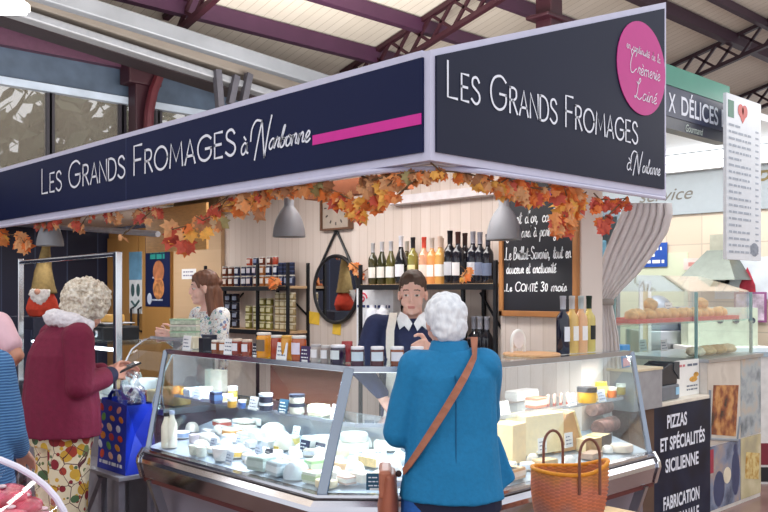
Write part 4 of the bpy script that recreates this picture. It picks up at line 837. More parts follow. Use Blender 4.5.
for i, (px, gc, lc, cc, lb) in enumerate([(563, '#181c30', '#e9ecf4', '#b4b6c0', 'dark wine bottle with white label standing on the counter top'), (572, '#dcb56a', '#f1eee8', '#c9c6c4', 'golden wine bottle with white label on the counter top'), (581, '#e3b083', '#f3efec', '#b9c4c4', 'peach-coloured wine bottle with white label on the counter top'), (589, '#cdbb6a', '#1f2420', '#26382e', 'yellow wine bottle with black label, beside the curtain')]):
    p = onY(px, 352, .12+.015*(i % 2)); bottle(lb, 'bordeaux', gc, lc, cc, (p.x, p.y, TZ), .5, 'wine bottles on the counter top', (.07, .15), 1.0)
# ---- the young vendor's corner: a curved glass case at the end of the counter
t = thing('curved_glass_case', 'low glass case with curved front at the end of the big counter', 'counter', (.10, 2.28, 0))
MB().bb(-.05, .30, -.26, .26, 0, .86).build('base', mat('#55525c', .5), t); MB().bb(-.10, .30, -.27, .27, .86, .90).build('deck', STEEL, t, bevel=.004)
cur = [(-.09, .90), (-.105, 1.0), (-.09, 1.12), (-.03, 1.23), (.06, 1.29), (.12, 1.30)]
mb = MB()
for (a, b), (c, d) in zip(cur, cur[1:]): mb.add([(a, -.26, b), (c, -.26, d), (c, .26, d), (a, .26, b)], [(0, 1, 2, 3)])
mb.build('curved_glass', GLASSB, t, smooth=60); MB().bb(.1, .30, -.26, .26, 1.295, 1.31).build('top_plate', mat('#b9bcc6', .3, .5), t); MB().bb(.27, .30, -.26, .26, .9, 1.295).build('back', mat('#8d8890', .5), t)
[MB().tube([(a, y, b) for a, b in cur], .006, 6).build('edge_strip', CHROME, t) for y in (-.26, .26)]
for k, (y, z0, w, h, c, lb, nm) in enumerate([(-.16, .905, .16, .11, '#c79a5e', 'brown loaf-shaped block inside the curved glass case', 'cheese_block'), (.02, .905, .14, .08, '#e6d3a6', 'pale cheese block inside the curved glass case', 'cheese_block'), (.16, .905, .1, .06, '#8a4030', 'dark red wrapped block inside the curved glass case', 'wrapped_block')]):
    tag(MB().bb(-.05, .08, -w/2, w/2, 0, h).build(nm, mat(c, .6, 0, .15), loc=(.13, 2.28+y, z0), bevel=.01), lb, 'cheese')
card('white price card at the foot of the curved glass case', V((.02, 2.15, .903)), .09, .075, 'w', -PI/2, .3); card('second white price card on the rim of the curved glass case', V((.02, 2.36, .903)), .09, .075, 'w', -PI/2, .3)
p = V((.62, 2.36, 0)); t = thing('packet_stack', 'clear packets with green lids held in front of the young vendor', 'packet', (.30, 2.27, 1.312), -.8)
for k in range(3): q = MB().bb(-.085, .085, -.05, .05, k*.04, k*.04+.028).build('tray', mat('#b9c2ae', .3, 0, .3, 40), t, bevel=.004); MB().bb(-.087, .087, -.052, .052, k*.04+.028, k*.04+.037).build('film_lid', mat('#a9c7a8' if k != 1 else '#e0d9cf', .25), q)
# ================================================================ people (own frame: +x their right, +y where they face)
def rot(yaw=0, pitch=0, roll=0): return M.Rotation(yaw, 3, 'Z') @ M.Rotation(pitch, 3, 'X') @ M.Rotation(roll, 3, 'Y')
def add_head(b, c, q, s, neck):
    T = lambda x, y, z: V(c)+q @ (V((x, y, z))*s)
    def E(p, r): b.ell(T(*p), tuple(x*s for x in r), q)
    E((0, -.012, .03), (.074, .094, .09)); E((0, .028, -.035), (.059, .060, .073)); E((0, .064, -.094), (.026, .022, .021)); E((0, .03, -.08), (.05, .05, .04))
    for k in (-1, 1):
        E((k*.034, .056, -.040), (.028, .027, .03)); E((k*.031, .071, .004), (.0145, .0125, .011)); E((k*.077, -.008, -.012), (.011, .02, .031)); b.cap(T(k*.012, .080, .027), T(k*.046, .064, .026), .009*s, .008*s)
        E((k*.010, .090, -.034), (.008, .009, .007))
    b.cap(T(0, .084, .012), T(0, .098, -.028), .0085*s, .0108*s); b.cap(T(-.018, .084, -.058), T(.018, .084, -.058), .0085*s, .0085*s); b.cap(T(-.016, .081, -.07), T(.016, .081, -.07), .0085*s, .0085*s)
    b.cap(T(0, -.015, -.06), V(neck), .052*s, .058*s)
    def fn(p):
        v = q.inverted() @ (p-V(c)); v /= s
        if v.y < .045 or v.length > .16: return 0
        ax = abs(v.x)
        if abs(v.z-.002) < .0058 and abs(ax-.031) < .0135: return 3 if abs(ax-.031) < .0075 else 2
        if abs(v.z-.031+ .25*max(0, ax-.035)) < .0032 and .014 < ax < .048: return 3
        if -.074 < v.z < -.056 and ax < .022-.8*abs(v.z+.064) and v.y > .07: return 1
        return 0
    return fn
def add_hand(b, w, d, nrm, side, curl=.5, s=1.0):
    """w wrist, d along the hand, nrm out of the palm, side towards the thumb; four unequal fingers and a thumb"""
    w, d, nrm, side = V(w), V(d).normalized(), V(nrm).normalized(), V(side).normalized()
    for o in (-.026, -.009, .009, .026): b.cap(w+side*o*.7*s, w+d*.085*s+side*o*s, .0135*s, .0115*s)
    for o, L in ((.03, .92), (.01, 1.0), (-.011, .94), (-.031, .76)):
        p = w+d*.085*s+side*o*s; a = curl*.5
        for seg, rr in ((.042, .0088), (.027, .0078), (.022, .007)):
            q = p+(d*math.cos(a)+nrm*math.sin(a)+side*o*2.5)*seg*L*s; b.cap(p, q, rr*s, rr*.9*s); p = q; a += curl*.75
    p = w+d*.02*s+side*.026*s
    for dd, L, rr in ((d*.6+side*.75+nrm*.3, .045, .0125), (d*.8+side*.3+nrm*.45, .034, .0098), (d*.85+side*.0+nrm*.5, .026, .0085)):
        q = p+dd.normalized()*L*s; b.cap(p, q, rr*s, rr*.9*s); p = q
def tor(rs, z):
    if z <= rs[0][2]: return rs[0]
    for a, b in zip(rs, rs[1:]):
        if z <= b[2]: f = (z-a[2])/(b[2]-a[2]); return tuple(x+(y-x)*f for x, y in zip(a, b))
    return rs[-1]
def folds(amp, fr, sz=.5):
    return lambda p, n: p+n*amp*(noise.noise(V((p.x*fr, p.y*fr, p.z*fr*sz)))+.5*noise.noise(V((p.x*fr*2.3+7, p.y*fr*2.3, p.z*fr*1.4))))
def person(label, X0, D0, yaw, skin, J, hs=.92, lips='#c4776f', iris='#54433a', voxel=.005):
    loc = CAM+FWD*D0+RGT*X0; loc.z = 0; t = thing('person', label, 'person', loc, CRZ+yaw)
    b = Blob(); q = rot(*J['hrot']); fn = add_head(b, J['head'], q, hs, J['neck'])
    b.rings([(0, .0, .86, .13, .095), (0, .0, 1.0, .12, .09), (J['neck'][0]*.5, J['neck'][1]*.5, 1.2, .13, .09), (J['neck'][0]*.8, J['neck'][1]*.8, J['shR'][2]-.04, .13, .075), (J['neck'][0], J['neck'][1], J['neck'][2]+.0, .06, .055)])
    for k in 'RL':
        sh, el, wr = J['sh'+k], J['el'+k], J['wr'+k]; b.cap(sh, el, .046, .038); b.cap(el, wr, .038, .026); b.cap(V(J['neck'])-V((0, 0, .035)), V(sh)-V((0, 0, .01)), .04, .04)
        if 'h'+k in J: add_hand(b, wr, *J['h'+k])
        else: add_hand(b, wr, V(wr)-V(el), (0, 0, -1), (1 if k == 'L' else -1, 0, 0), .5)
        x = .095 if k == 'R' else -.095; b.cap((x, 0, .86), (x, .02, .48), .075, .052); b.cap((x, .02, .48), (x, -.01, .09), .05, .035); b.cap((x, -.02, .045), (x*1.1, .15, .03), .04, .03)
    b.flesh('body', [mat(skin, .5, 0, .06, 9, subsurface_weight=.08), mat(lips, .5), mat('#d6cdc6', .3), mat(iris, .4)], t, voxel, 3, matfn=fn)
    return t, q
def floral(base, cols, sc, rough=.75):
    n = NT('printed_cloth'); c = n.coord(); v1 = n.add('TexVoronoi', {'Vector': c, 'Scale': sc, 'Randomness': .9}); v2 = n.add('TexVoronoi', {'Vector': c, 'Scale': sc*1.9})
    rnd = n.add('SeparateColor', {0: v1.outputs['Color']}).outputs[0]; pal = n.ramp(rnd, [(i/len(cols), k) for i, k in enumerate(cols)], True)
    r2 = n.add('SeparateColor', {0: v2.outputs['Color']}).outputs[1]; pal2 = n.ramp(r2, [(i/len(cols), k) for i, k in enumerate(cols[::-1])], True)
    col = n.mix(n.math('LESS_THAN', v2.outputs['Distance'], .30), lin(base), pal2); col = n.mix(n.math('LESS_THAN', v1.outputs['Distance'], .47), col, pal)
    ed = n.add('TexVoronoi', {'Vector': c, 'Scale': sc*.6}, feature='DISTANCE_TO_EDGE').outputs[0]; col = n.mix(n.math('LESS_THAN', ed, .014), col, lin('#5a2a30'))
    return n.pbr(col, rough)
def shoes(t, m, dz=0):
    for x in (-.1, .1):
        b = Blob(); b.cap((x, -.05, .05), (x*1.08, .17, .045), .05, .042); b.bb(x-.045, x+.045, -.09, .2, 0, .02); b.flesh('shoe', m, t, .009, 2)
# ---- the customer in the blue jacket, from behind
J = dict(head=(-.014, .03, 1.487), hrot=(.25, -.12), neck=(0, -.005, 1.37), shR=(.128, 0, 1.325), elR=(.155, .17, 1.12), wrR=(.06, .36, 1.20), shL=(-.128, 0, 1.32), elL=(-.188, .02, 1.075), wrL=(-.13, .26, 1.06), hR=((0, 1, .3), (-1, 0, 0), (0, 0, 1), .9), hL=((.2, 1, 0), (0, 0, -1), (1, 0, 0), .5))
t, q = person('woman with short white hair in a teal blue jacket, seen from behind at the counter', .243, 3.22, 0, '#d9a594', J, .86); BLUE_T = t
JK = [(.012, 0, .835, .198, .15), (.010, 0, .95, .183, .14), (.012, 0, 1.08, .165, .125), (.012, 0, 1.2, .162, .12), (.010, -.005, 1.29, .160, .11), (.006, -.008, 1.345, .122, .085), (.003, -.008, 1.385, .085, .07)]
b = Blob().rings(JK); b.cap(J['shR'], J['elR'], .068, .06).cap(J['elR'], (.08, .31, 1.19), .06, .045).cap(J['shL'], J['elL'], .068, .062).cap(J['elL'], (-.14, .215, 1.06), .062, .046).cap((.0, 0, 1.33), J['shR'], .06, .065).cap((0, 0, 1.33), J['shL'], .06, .065)
b.prism([(.16, .02, 1.0), (.18, .03, .83), (.258, .05, .89), (.19, .05, 1.06)], (0, .03, 0))
TEAL = mat('#0a78ac', .75, 0, .06, 60, .2); jk = b.flesh('jacket', TEAL, t, .008, 3, folds(.007, 7))
b = Blob().rings([(0, -.008, 1.35, .088, .075), (0, -.005, 1.385, .078, .07), (0, .0, 1.42, .066, .062)]); b.flesh('collar', TEAL, jk, .006, 2)
mb = MB(); mb.tube([(.015, -.142, .86), (.014, -.138, .95), (.015, -.126, 1.08), (.015, -.12, 1.2), (.012, -.117, 1.3)], .0025, 6); mb.build('seam', mat('#075f8c', .8), jk)
b = Blob().rings([(.01, 0, .79, .187, .135), (.01, 0, .86, .187, .135)]); b.flesh('shirt_hem', mat('#141b38', .8), t, .008, 2)
b = Blob().rings([(0, 0, .76, .185, .13), (0, 0, .86, .178, .128)])
for x in (-.095, .095): b.cap((x, 0, .74), (x, .01, .45), .095, .075).cap((x, .01, .45), (x, 0, .1), .075, .062)
b.flesh('trousers', mat('#1f5fae', .8, 0, .1, 80, .2), t, .01, 3, folds(.004, 9)); shoes(t, mat('#2a2a30', .6))
b = Blob(); T = lambda x, y, z: V(J['head'])+q @ (V((x, y, z))*.86)
b.ell(T(0, -.02, .03), (.081, .092, .087), q); b.ell(T(0, -.06, -.02), (.07, .055, .07), q); b.cap(T(-.035, -.075, -.05), T(.035, -.075, -.05), .03, .03)
def curl(amp, fr): return lambda p, n: p+n*amp*noise.noise(p*fr)
hm = NT('white_hair'); cz = hm.noise(hm.coord((1, 1, .35)), 60, 4); hm = hm.pbr(hm.ramp(cz, [(.3, '#d3d5dc'), (.7, '#f6f7fa')]), .6, 0, cz, .5)
b.flesh('hair', hm, t, .005, 2, curl(.006, 45))
# brown shoulder bag of the blue customer
st = thing('shoulder_bag', 'brown leather shoulder bag with strap crossing the back of the teal blue jacket', 'bag', BLUE_T.location, CRZ)
def onback(x, z, off=.014):
    cx, cy, _, rx, ry = tor(JK, z); u = max(-1, min(1, (x-cx)/rx)); return V((x, cy-ry*math.sqrt(max(0, 1-u*u))-off, z))
pt = [(.085, .07, 1.42), (.09, -.03, 1.43)]+[onback(.085-.255*f, 1.365-.425*f, .016+.014*math.sin(f*PI)) for f in [k/12 for k in range(13)]]
pt = [V(p) for p in pt]; LEA = mat('#a9694f', .5, 0, .12, 20); mb = MB(); vs = []
for i, p in enumerate(pt):
    tg = (pt[min(i+1, len(pt)-1)]-pt[max(i-1, 0)]).normalized(); o = V((p.x-.01, p.y, 0)).normalized() if i > 1 else V((0, 0, 1)); sd = tg.cross(o).normalized()*.0135; vs += [p+sd, p-sd, p-sd+o*.004, p+sd+o*.004]
mb.add(vs, [tuple(4*i+a for a in q4) for i in range(len(pt)-1) for q4 in ((0, 1, 5, 4), (1, 2, 6, 5), (2, 3, 7, 6), (3, 0, 4, 7))]); mb.build('strap', LEA, st)
b = Blob().rings([(-.225, .03, .66, .038, .11), (-.228, .03, .80, .04, .115), (-.222, .02, .93, .026, .10)]); bag = b.flesh('body', mat('#a35c44', .45, 0, .1, 16), st, .007, 3)
MB().bb(-.262, -.215, -.06, .12, .84, .945).build('flap', mat('#b06a50', .45, 0, .1, 16), bag, bevel=.012); MB().lathe([(0, 0), (.012, .002), (.012, .008), (0, .01)], (-.19, -.075, .94), 12, rot=M.Rotation(PI/2, 3, 'X')).build('ring', mat('#3a2c2c', .3, .8), st)
# ---- the vendor behind the corner
J = dict(head=(0, .035, 1.590), hrot=(-.12, -.12), neck=(0, 0, 1.475), shR=(.19, 0, 1.425), elR=(.27, .06, 1.20), wrR=(.15, .13, 1.05), shL=(-.18, .0, 1.425), elL=(-.22, .22, 1.27), wrL=(-.055, .42, 1.335), hL=((.25, 1, .1), (.8, 0, -.6), (0, -.2, 1), .7))
t, q = person('woman vendor with dark tied-back hair, navy sweater and cream apron facing the customer', .150, 4.56, PI, '#dfae9c', J, .92)
TR = [(0, 0, .85, .175, .12), (0, 0, 1.0, .165, .115), (0, 0, 1.15, .175, .12), (0, .005, 1.3, .19, .125), (0, 0, 1.40, .175, .10), (0, 0, 1.465, .105, .08)]
b = Blob().rings(TR).cap(J['shR'], J['elR'], .064, .055).cap(J['elR'], (.165, .12, 1.08), .055, .04).cap(J['shL'], J['elL'], .064, .055).cap(J['elL'], (-.085, .375, 1.325), .055, .04).cap((0, 0, 1.42), J['shR'], .05, .06).cap((0, 0, 1.42), J['shL'], .05, .06)
b.flesh('sweater', mat('#272e52', .85, 0, .08, 70, .2), t, .008, 3, folds(.005, 8))
def patch(rs, a0, a1, z0, z1, off, th=.006, na=12, nz=8, shrink=0):
    mb = MB(); vs = []
    for k in range(nz+1):
        z = z0+(z1-z0)*k/nz; cx, cy, _, rx, ry = tor(rs, z); s = 1-shrink*k/nz
        for j in range(na+1):
            a = PI/2+((a0+(a1-a0)*j/na))*s
            for o in (off, off+th): vs.append((cx+(rx+o)*math.cos(a), cy+(ry+o)*math.sin(a), z))
    w_ = 2*(na+1); fs = []
    for k in range(nz):
        for j in range(na):
            a = k*w_+2*j; fs += [(a+1, a+3, a+w_+3, a+w_+1), (a, a+w_, a+w_+2, a+2)]
    mb.add(vs, fs); return mb
CREAM = mat('#e9e3d8', .85, 0, .04, 60, .15)
ap = patch(TR, -1.25, 1.25, .62, 1.27, .014, .006, 16, 12, .45).build('apron', CREAM, t, smooth=True)
for k in (-1, 1):
    pp = [V((k*.115, .135, 1.26)), V((k*.12, .135, 1.32)), V((k*.118, .115, 1.40)), V((k*.105, .07, 1.46)), V((k*.10, .0, 1.485)), V((k*.10, -.08, 1.45))]
    vs = []
    for i, p in enumerate(pp): o = V((0, .006 if i < 4 else 0, .002+.004*(i > 2))); vs += [p+V((-.021, 0, 0)), p+V((.021, 0, 0)), p+V((.021, 0, 0))+o, p+V((-.021, 0, 0))+o]
    MB().add(vs, [tuple(4*i+a for a in f4) for i in range(5) for f4 in ((0, 1, 5, 4), (1, 2, 6, 5), (2, 3, 7, 6), (3, 0, 4, 7))]).build('strap', CREAM, ap, smooth=True)
for k in (-1, 1):
    MB().prism([(0.004*k, .100, 1.435), (.022*k, .112, 1.398), (.045*k, .105, 1.425), (.07*k, .088, 1.405), (.085*k, .06, 1.455), (.065*k, .03, 1.495), (.03*k, .072, 1.475)], (0, .008, .004)).build('collar', mat('#f3f4f8', .8), t)
T = lambda x, y, z: V(J['head'])+q @ (V((x, y, z))*.92)
b = Blob(); b.ell(T(0, -.020, .055), (.0745, .0862, .078), q); b.ell(T(0, -.06, .01), (.058, .05, .07), q); b.ell(T(0, -.125, .02), (.034, .034, .034), q)
for k in (-1, 1): b.cap(T(k*.066, .0, .035), T(k*.07, -.03, -.02), .014, .012)
b.flesh('hair', mat('#4a3326', .55, 0, .2, 50, .3, st=(1, 1, .3)), t, .005, 2, curl(.003, 60))
b = Blob().rings([(0, 0, .80, .165, .115), (0, 0, .9, .165, .115)])
for x in (-.09, .09): b.cap((x, 0, .8), (x, .01, .45), .085, .066).cap((x, .01, .45), (x, 0, .08), .066, .055)
b.flesh('trousers', mat('#2a2c38', .8), t, .011, 3); shoes(t, BLACK)
# ---- the young vendor on the left, in profile
J = dict(head=(0, .05, 1.628), hrot=(-.45, -.1), neck=(0, 0, 1.505), shR=(.155, 0, 1.44), elR=(.2, .06, 1.2), wrR=(.09, .27, 1.30), shL=(-.155, 0, 1.44), elL=(-.19, .04, 1.19), wrL=(-.075, .27, 1.31), hR=((-.4, 1, .1), (-1, -.2, 0), (0, 0, 1), .8), hL=((.3, 1, .15), (1, -.2, 0), (0, 0, 1), .8))
t, q = person('young woman vendor with brown shoulder-length hair and flowered blouse, in profile', -1.19, 5.9, PI/2+.72, '#e6b9ab', J, .94)
TR = [(0, 0, .85, .17, .115), (0, 0, 1.0, .15, .105), (0, 0, 1.2, .165, .12), (0, .01, 1.32, .17, .125), (0, 0, 1.41, .15, .095), (0, 0, 1.47, .08, .07)]
b = Blob().rings(TR).cap(J['shR'], J['elR'], .06, .055).cap(J['elR'], (.10, .24, 1.29), .055, .042).cap(J['shL'], J['elL'], .062, .058).cap(J['elL'], (-.09, .235, 1.295), .058, .045).cap((0, 0, 1.42), J['shR'], .05, .058).cap((0, 0, 1.42), J['shL'], .05, .058)
b.flesh('blouse', floral('#dfe0e0', ['#7a8bb0', '#e6e3da', '#5f9a96', '#d8dbe0', '#c08a84', '#eceae4'], 40), t, .008, 3, folds(.006, 9))
T = lambda x, y, z: V(J['head'])+q @ (V((x, y, z))*.94)
b = Blob(); b.ell(T(0, -.03, .045), (.08, .086, .083), q); b.ell(T(0, -.06, -.02), (.072, .05, .09), q); b.cap(T(0, -.07, -.04), T(0, -.08, -.21), .062, .05); b.ell(T(0, -.115, .03), (.03, .03, .03))
for k in (-1, 1): b.cap(T(k*.062, -.035, -.02), T(k*.062, -.04, -.2), .03, .034); b.cap(T(k*.04, .06, .085), T(k*.066, .035, .01), .013, .008)
b.ell(T(0, -.005, .062), (.074, .077, .064), q)
b.flesh('hair', mat('#6b4330', .5, 0, .3, 40, .4, st=(1, 1, .25)), t, .005, 2, lambda p, n: p+n*.006*noise.noise(V((p.x*40, p.y*40, p.z*9))))
b = Blob().rings([(0, 0, .80, .16, .115), (0, 0, .88, .165, .115)])
for x in (-.09, .09): b.cap((x, 0, .8), (x, .01, .45), .085, .066).cap((x, .01, .45), (x, 0, .08), .066, .055)
b.flesh('trousers', mat('#2a2c38', .8), t, .011, 3); shoes(t, BLACK)
# ---- the old lady in the dark red jacket
J = dict(head=(0, .155, 1.495), hrot=(.15, -.55), neck=(0, .05, 1.395), shR=(.195, .0, 1.345), elR=(.255, -.02, 1.09), wrR=(.125, .235, 1.125), shL=(-.19, .02, 1.345), elL=(-.24, .08, 1.1), wrL=(-.05, .31, 1.135), hR=((-.3, 1, .05), (-.8, -.2, -.2), (0, .1, 1), .9), hL=((.35, 1, 0), (.6, 0, -.8), (0, .3, 1), .6))
t, q = person('woman with curly white hair, dark red jacket and flowered trousers bending over the counter', -1.82, 4.90, -.80, '#d59c87', J, .93)
OJ = [(0, -.01, .80, .265, .215), (0, -.01, .95, .255, .205), (0, -.015, 1.1, .235, .185), (0, -.015, 1.25, .225, .165), (0, .0, 1.35, .19, .125), (0, .03, 1.415, .11, .09)]
b = Blob().rings(OJ).cap(J['shR'], J['elR'], .085, .078).cap(J['elR'], (.15, .18, 1.115), .078, .058).cap(J['shL'], J['elL'], .08, .075).cap(J['elL'], (-.08, .26, 1.13), .075, .056).cap((0, .02, 1.34), J['shR'], .07, .085).cap((0, .02, 1.34), J['shL'], .07, .08)
b.flesh('jacket', mat('#700a33', .8, 0, .1, 40, .25), t, .008, 3, folds(.010, 6))
b = Blob().cap((.155, .178, 1.117), (.135, .213, 1.124), .056, .052); b.flesh('cuff', mat('#1c2040', .8), t, .007, 2)
b = Blob().tube([(.11, .11, 1.39), (.11, .02, 1.43), (.045, -.045, 1.455), (-.045, -.045, 1.455), (-.11, .02, 1.43), (-.11, .11, 1.39), (-.06, .16, 1.35)], .05, 10); b.flesh('fleece_collar', mat('#e3dde2', .95, 0, .06, 90, .4), t, .007, 2, curl(.007, 60))
T = lambda x, y, z: V(J['head'])+q @ (V((x, y, z))*.93)
b = Blob(); b.ell(T(0, -.035, .045), (.128, .126, .118), q); b.ell(T(0, -.07, -.03), (.11, .08, .095), q)
rr = random.Random(5)
for k in range(150):
    v = V((rr.gauss(0, 1), rr.gauss(0, 1)-.45, rr.gauss(0, 1)+.25)).normalized()
    if v.y > .55 and v.z < .6: continue
    b.ell(T(0, -.045, .035)+q @ V((v.x*.134, v.y*.128, v.z*.122)), rr.uniform(.016, .027), n=8, m=6)
hm = NT('curly_hair'); cz = hm.noise(hm.coord(), 55, 5); hm = hm.pbr(hm.ramp(cz, [(.3, '#a8957f'), (.5, '#d9cdbc'), (.7, '#efe8de')]), .7, 0, cz, .6)
b.flesh('hair', hm, t, .005, 1, curl(.010, 70))
b = Blob().rings([(0, -.01, .74, .20, .165), (0, -.01, .86, .21, .17)])
for x in (-.095, .095): b.cap((x, -.01, .76), (x, -.01, .42), .118, .105).cap((x, -.01, .42), (x, -.01, .14), .105, .10)
b.flesh('trousers', floral('#e6d6b8', ['#c99a2a', '#8a1f2c', '#dcb23c', '#4d6a48', '#d9c8ac', '#d2a23a', '#a83a2a', '#6f7a4a'], 14), t, .01, 3, folds(.008, 8, .3)); shoes(t, mat('#4a3a34', .6))
h = V(J['wrR'])+V((-.035, .115, .02)); loc = t.matrix_basis @ h if False else M.Translation(t.location) @ M.Rotation(CRZ-.80, 4, 'Z') @ h
tel = thing('phone', 'black phone in the hand of the woman in dark red', 'phone', loc, CRZ-.80); MB().box((0, .0, .012), (.075, .145, .010), M.Rotation(.35, 3, 'X')).build('case', BLACK, tel, bevel=.004); MB().box((0, -.002, .0185), (.066, .13, .002), M.Rotation(.35, 3, 'X')).build('screen', mat('#26282e', .08), tel)
# ---- pink sleeve at the edge
J = dict(head=(0, .02, 1.60), hrot=(0, 0), neck=(0, 0, 1.475), shR=(.18, 0, 1.41), elR=(.325, -.06, 1.215), wrR=(.17, .07, 1.085), shL=(-.18, 0, 1.41), elL=(-.25, 0, 1.15), wrL=(-.2, .15, 1.0))
t, q = person('person in a pink short-sleeved top with bent elbow, standing beyond the blue knitted top', -2.545, 5.3, 0, '#d2987f', J, .92, voxel=.007)
TR = [(0, 0, .82, .18, .13), (0, 0, 1.0, .17, .125), (0, 0, 1.25, .19, .13), (0, 0, 1.39, .175, .10), (0, 0, 1.45, .10, .08)]
b = Blob().rings(TR).cap(J['shR'], (.275, -.04, 1.285), .075, .068).cap(J['shL'], (-.22, 0, 1.27), .075, .068).cap((0, 0, 1.40), J['shR'], .05, .07).cap((0, 0, 1.40), J['shL'], .05, .07); b.flesh('top', mat('#efc6d2', .8, 0, .05), t, .009, 3, folds(.006, 8))
b = Blob().rings([(0, 0, .78, .18, .13), (0, 0, .88, .18, .13)])
for x in (-.09, .09): b.cap((x, 0, .78), (x, 0, .1), .095, .07)
b.flesh('trousers', mat('#4a4b55', .8), t, .012, 2); shoes(t, WHITE)
b = Blob(); b.ell(V(J['head'])+V((0, -.02, .035)), (.082, .1, .088)); b.flesh('hair', mat('#6a5040', .6), t, .008, 2)
# ---- blue knit at the edge
J = dict(head=(0, .03, 1.505), hrot=(0, 0), neck=(0, 0, 1.385), shR=(.15, 0, 1.31), elR=(.19, .03, 1.05), wrR=(.16, .2, .95), shL=(-.15, 0, 1.31), elL=(-.2, .0, 1.05), wrL=(-.16, .2, .95))
t, q = person('person in a blue knitted top at the very edge of the picture, from behind', -1.655, 3.35, 0, '#d2a08a', J, .9, voxel=.007)
n = NT('blue_knit'); wv = n.add('TexWave', {'Vector': n.coord((1, 1, 1)), 'Scale': 28, 'Distortion': 1.5}, bands_direction='Z').outputs[1]; KN = n.pbr(n.ramp(wv, [(0, '#2d5a8e'), (1, '#5f8fc0')]), .85, 0, wv, .4)
b = Blob().rings([(0, 0, .70, .235, .17), (0, 0, .9, .215, .16), (0, 0, 1.1, .20, .14), (0, 0, 1.26, .19, .12), (0, 0, 1.335, .11, .08)]).cap(J['shR'], J['elR'], .07, .062).cap(J['elR'], (.165, .17, .965), .062, .045).cap(J['shL'], J['elL'], .07, .062).cap(J['elL'], (-.165, .17, .965), .062, .045).cap((0, 0, 1.3), J['shR'], .055, .07).cap((0, 0, 1.3), J['shL'], .055, .07)
b.flesh('knitted_top', KN, t, .009, 3, folds(.006, 7))
b = Blob()
for x in (-.1, .1): b.cap((x, 0, .74), (x, 0, .1), .10, .07)
b.flesh('trousers', mat('#2c2f3c', .8), t, .012, 2); shoes(t, BLACK)
b = Blob(); b.ell(V(J['head'])+V((0, -.02, .03)), (.08, .098, .09)); b.flesh('hair', mat('#5a4a40', .6), t, .008, 2)
# ================================================================ left of the counter
LT = thing('low_table', 'low grey table with a slanted leg under the blue shopping bag', 'table', (-.14, 2.30, 0))
MB().bb(-.16, .10, -.32, .40, .515, .54).build('tabletop', mat('#8d8790', .5), LT, bevel=.004)
for x, y in ((-.13, -.28), (-.13, .36), (.07, -.28), (.07, .36)): MB().bb(x-.02, x+.02, y-.02, y+.02, 0, .515).build('leg', mat('#7b7580', .5), LT)
MB().beam((-.13, .3, .08), (-.13, -.02, .50), .03, .03).build('brace', mat('#8d8790', .5), LT)
BL = mat('#1f35b4', .35, 0, .12, 9, coat_weight=.2); t = thing('shopping_bag', 'blue shopping bag with colourful food pictures standing on the low table', 'bag', (-.14, 2.18, .541))
b = MB(); y0, y1 = -.18, .18; b.add([(-.11, y0, 0), (.09, y0, 0), (.09, y1, 0), (-.11, y1, 0), (-.09, y0+.02, .40), (.07, y0+.02, .40), (.07, y1-.02, .42), (-.09, y1-.02, .42), (-.01, y0+.07, .22)],
    [(0, 3, 2, 1), (0, 4, 7, 3), (2, 6, 5, 1), (3, 7, 6, 2), (0, 1, 8), (1, 5, 8), (5, 4, 8), (4, 0, 8)]); body = b.build('body', BL, t)
mb = MB(); cols = ['#e2502e', '#f0a33a', '#f3d9b8', '#c9352f', '#6aa84a', '#f2b7a0', '#e98f2a', '#dfe6f2']
for k in range(18):
    r_, c_ = divmod(k, 3); y = .13-.11*c_+(.02 if r_ % 2 else -.01); z = .09+.055*r_; f = z/.41; mb.m = (k*5) % len(cols)
    mb.ell((-.1115+.02*f, y, z), (.003, R.uniform(.022, .036), R.uniform(.016, .024)), M.Rotation(R.uniform(-.8, .8), 3, 'X'), 10, 6)
mb.build('printed_pictures', [mat(c, .5, 0, .1) for c in cols], body)
mb = MB(); squiggle(mb, (-.1095, .15, .035), (0, -1, 0), (.05, 0, 1), .3, .022, .02, 8); mb.build('printed_text', mat('#e9edf8', .6), body)
for x in (-.07, .05): MB().tube([(x, -.10, .39), (x, -.09, .44), (x, -.03, .475), (x, .04, .475), (x, .09, .44), (x, .10, .40)], .009, 6, sq=(1.6, .5)).build('handle', mat('#1a2a90', .5), t, smooth=True)
n = NT('clear_plastic'); g1 = n.add('BsdfGlossy', {'Color': (.9, .92, .96, 1), 'Roughness': .18}); g2 = n.add('BsdfTransparent', {0: (.93, .94, .97, 1)}); mx = n.add('MixShader', {0: .35, 1: g2.outputs[0], 2: g1.outputs[0]}); n.t.links.new(mx.outputs[0], n.out.inputs[0])
b = Blob().rings([(0, 0, 0, .06, .09), (0, 0, .06, .07, .10), (0, 0, .12, .05, .06), (0, 0, .18, .035, .05)]); o = b.flesh('plastic_bag', n.m, None, .012, 1, folds(.02, 18, 1)); o.location = (-.15, 2.12, .945); tag(o, 'crumpled clear plastic bag poking out of the blue shopping bag', 'bag')
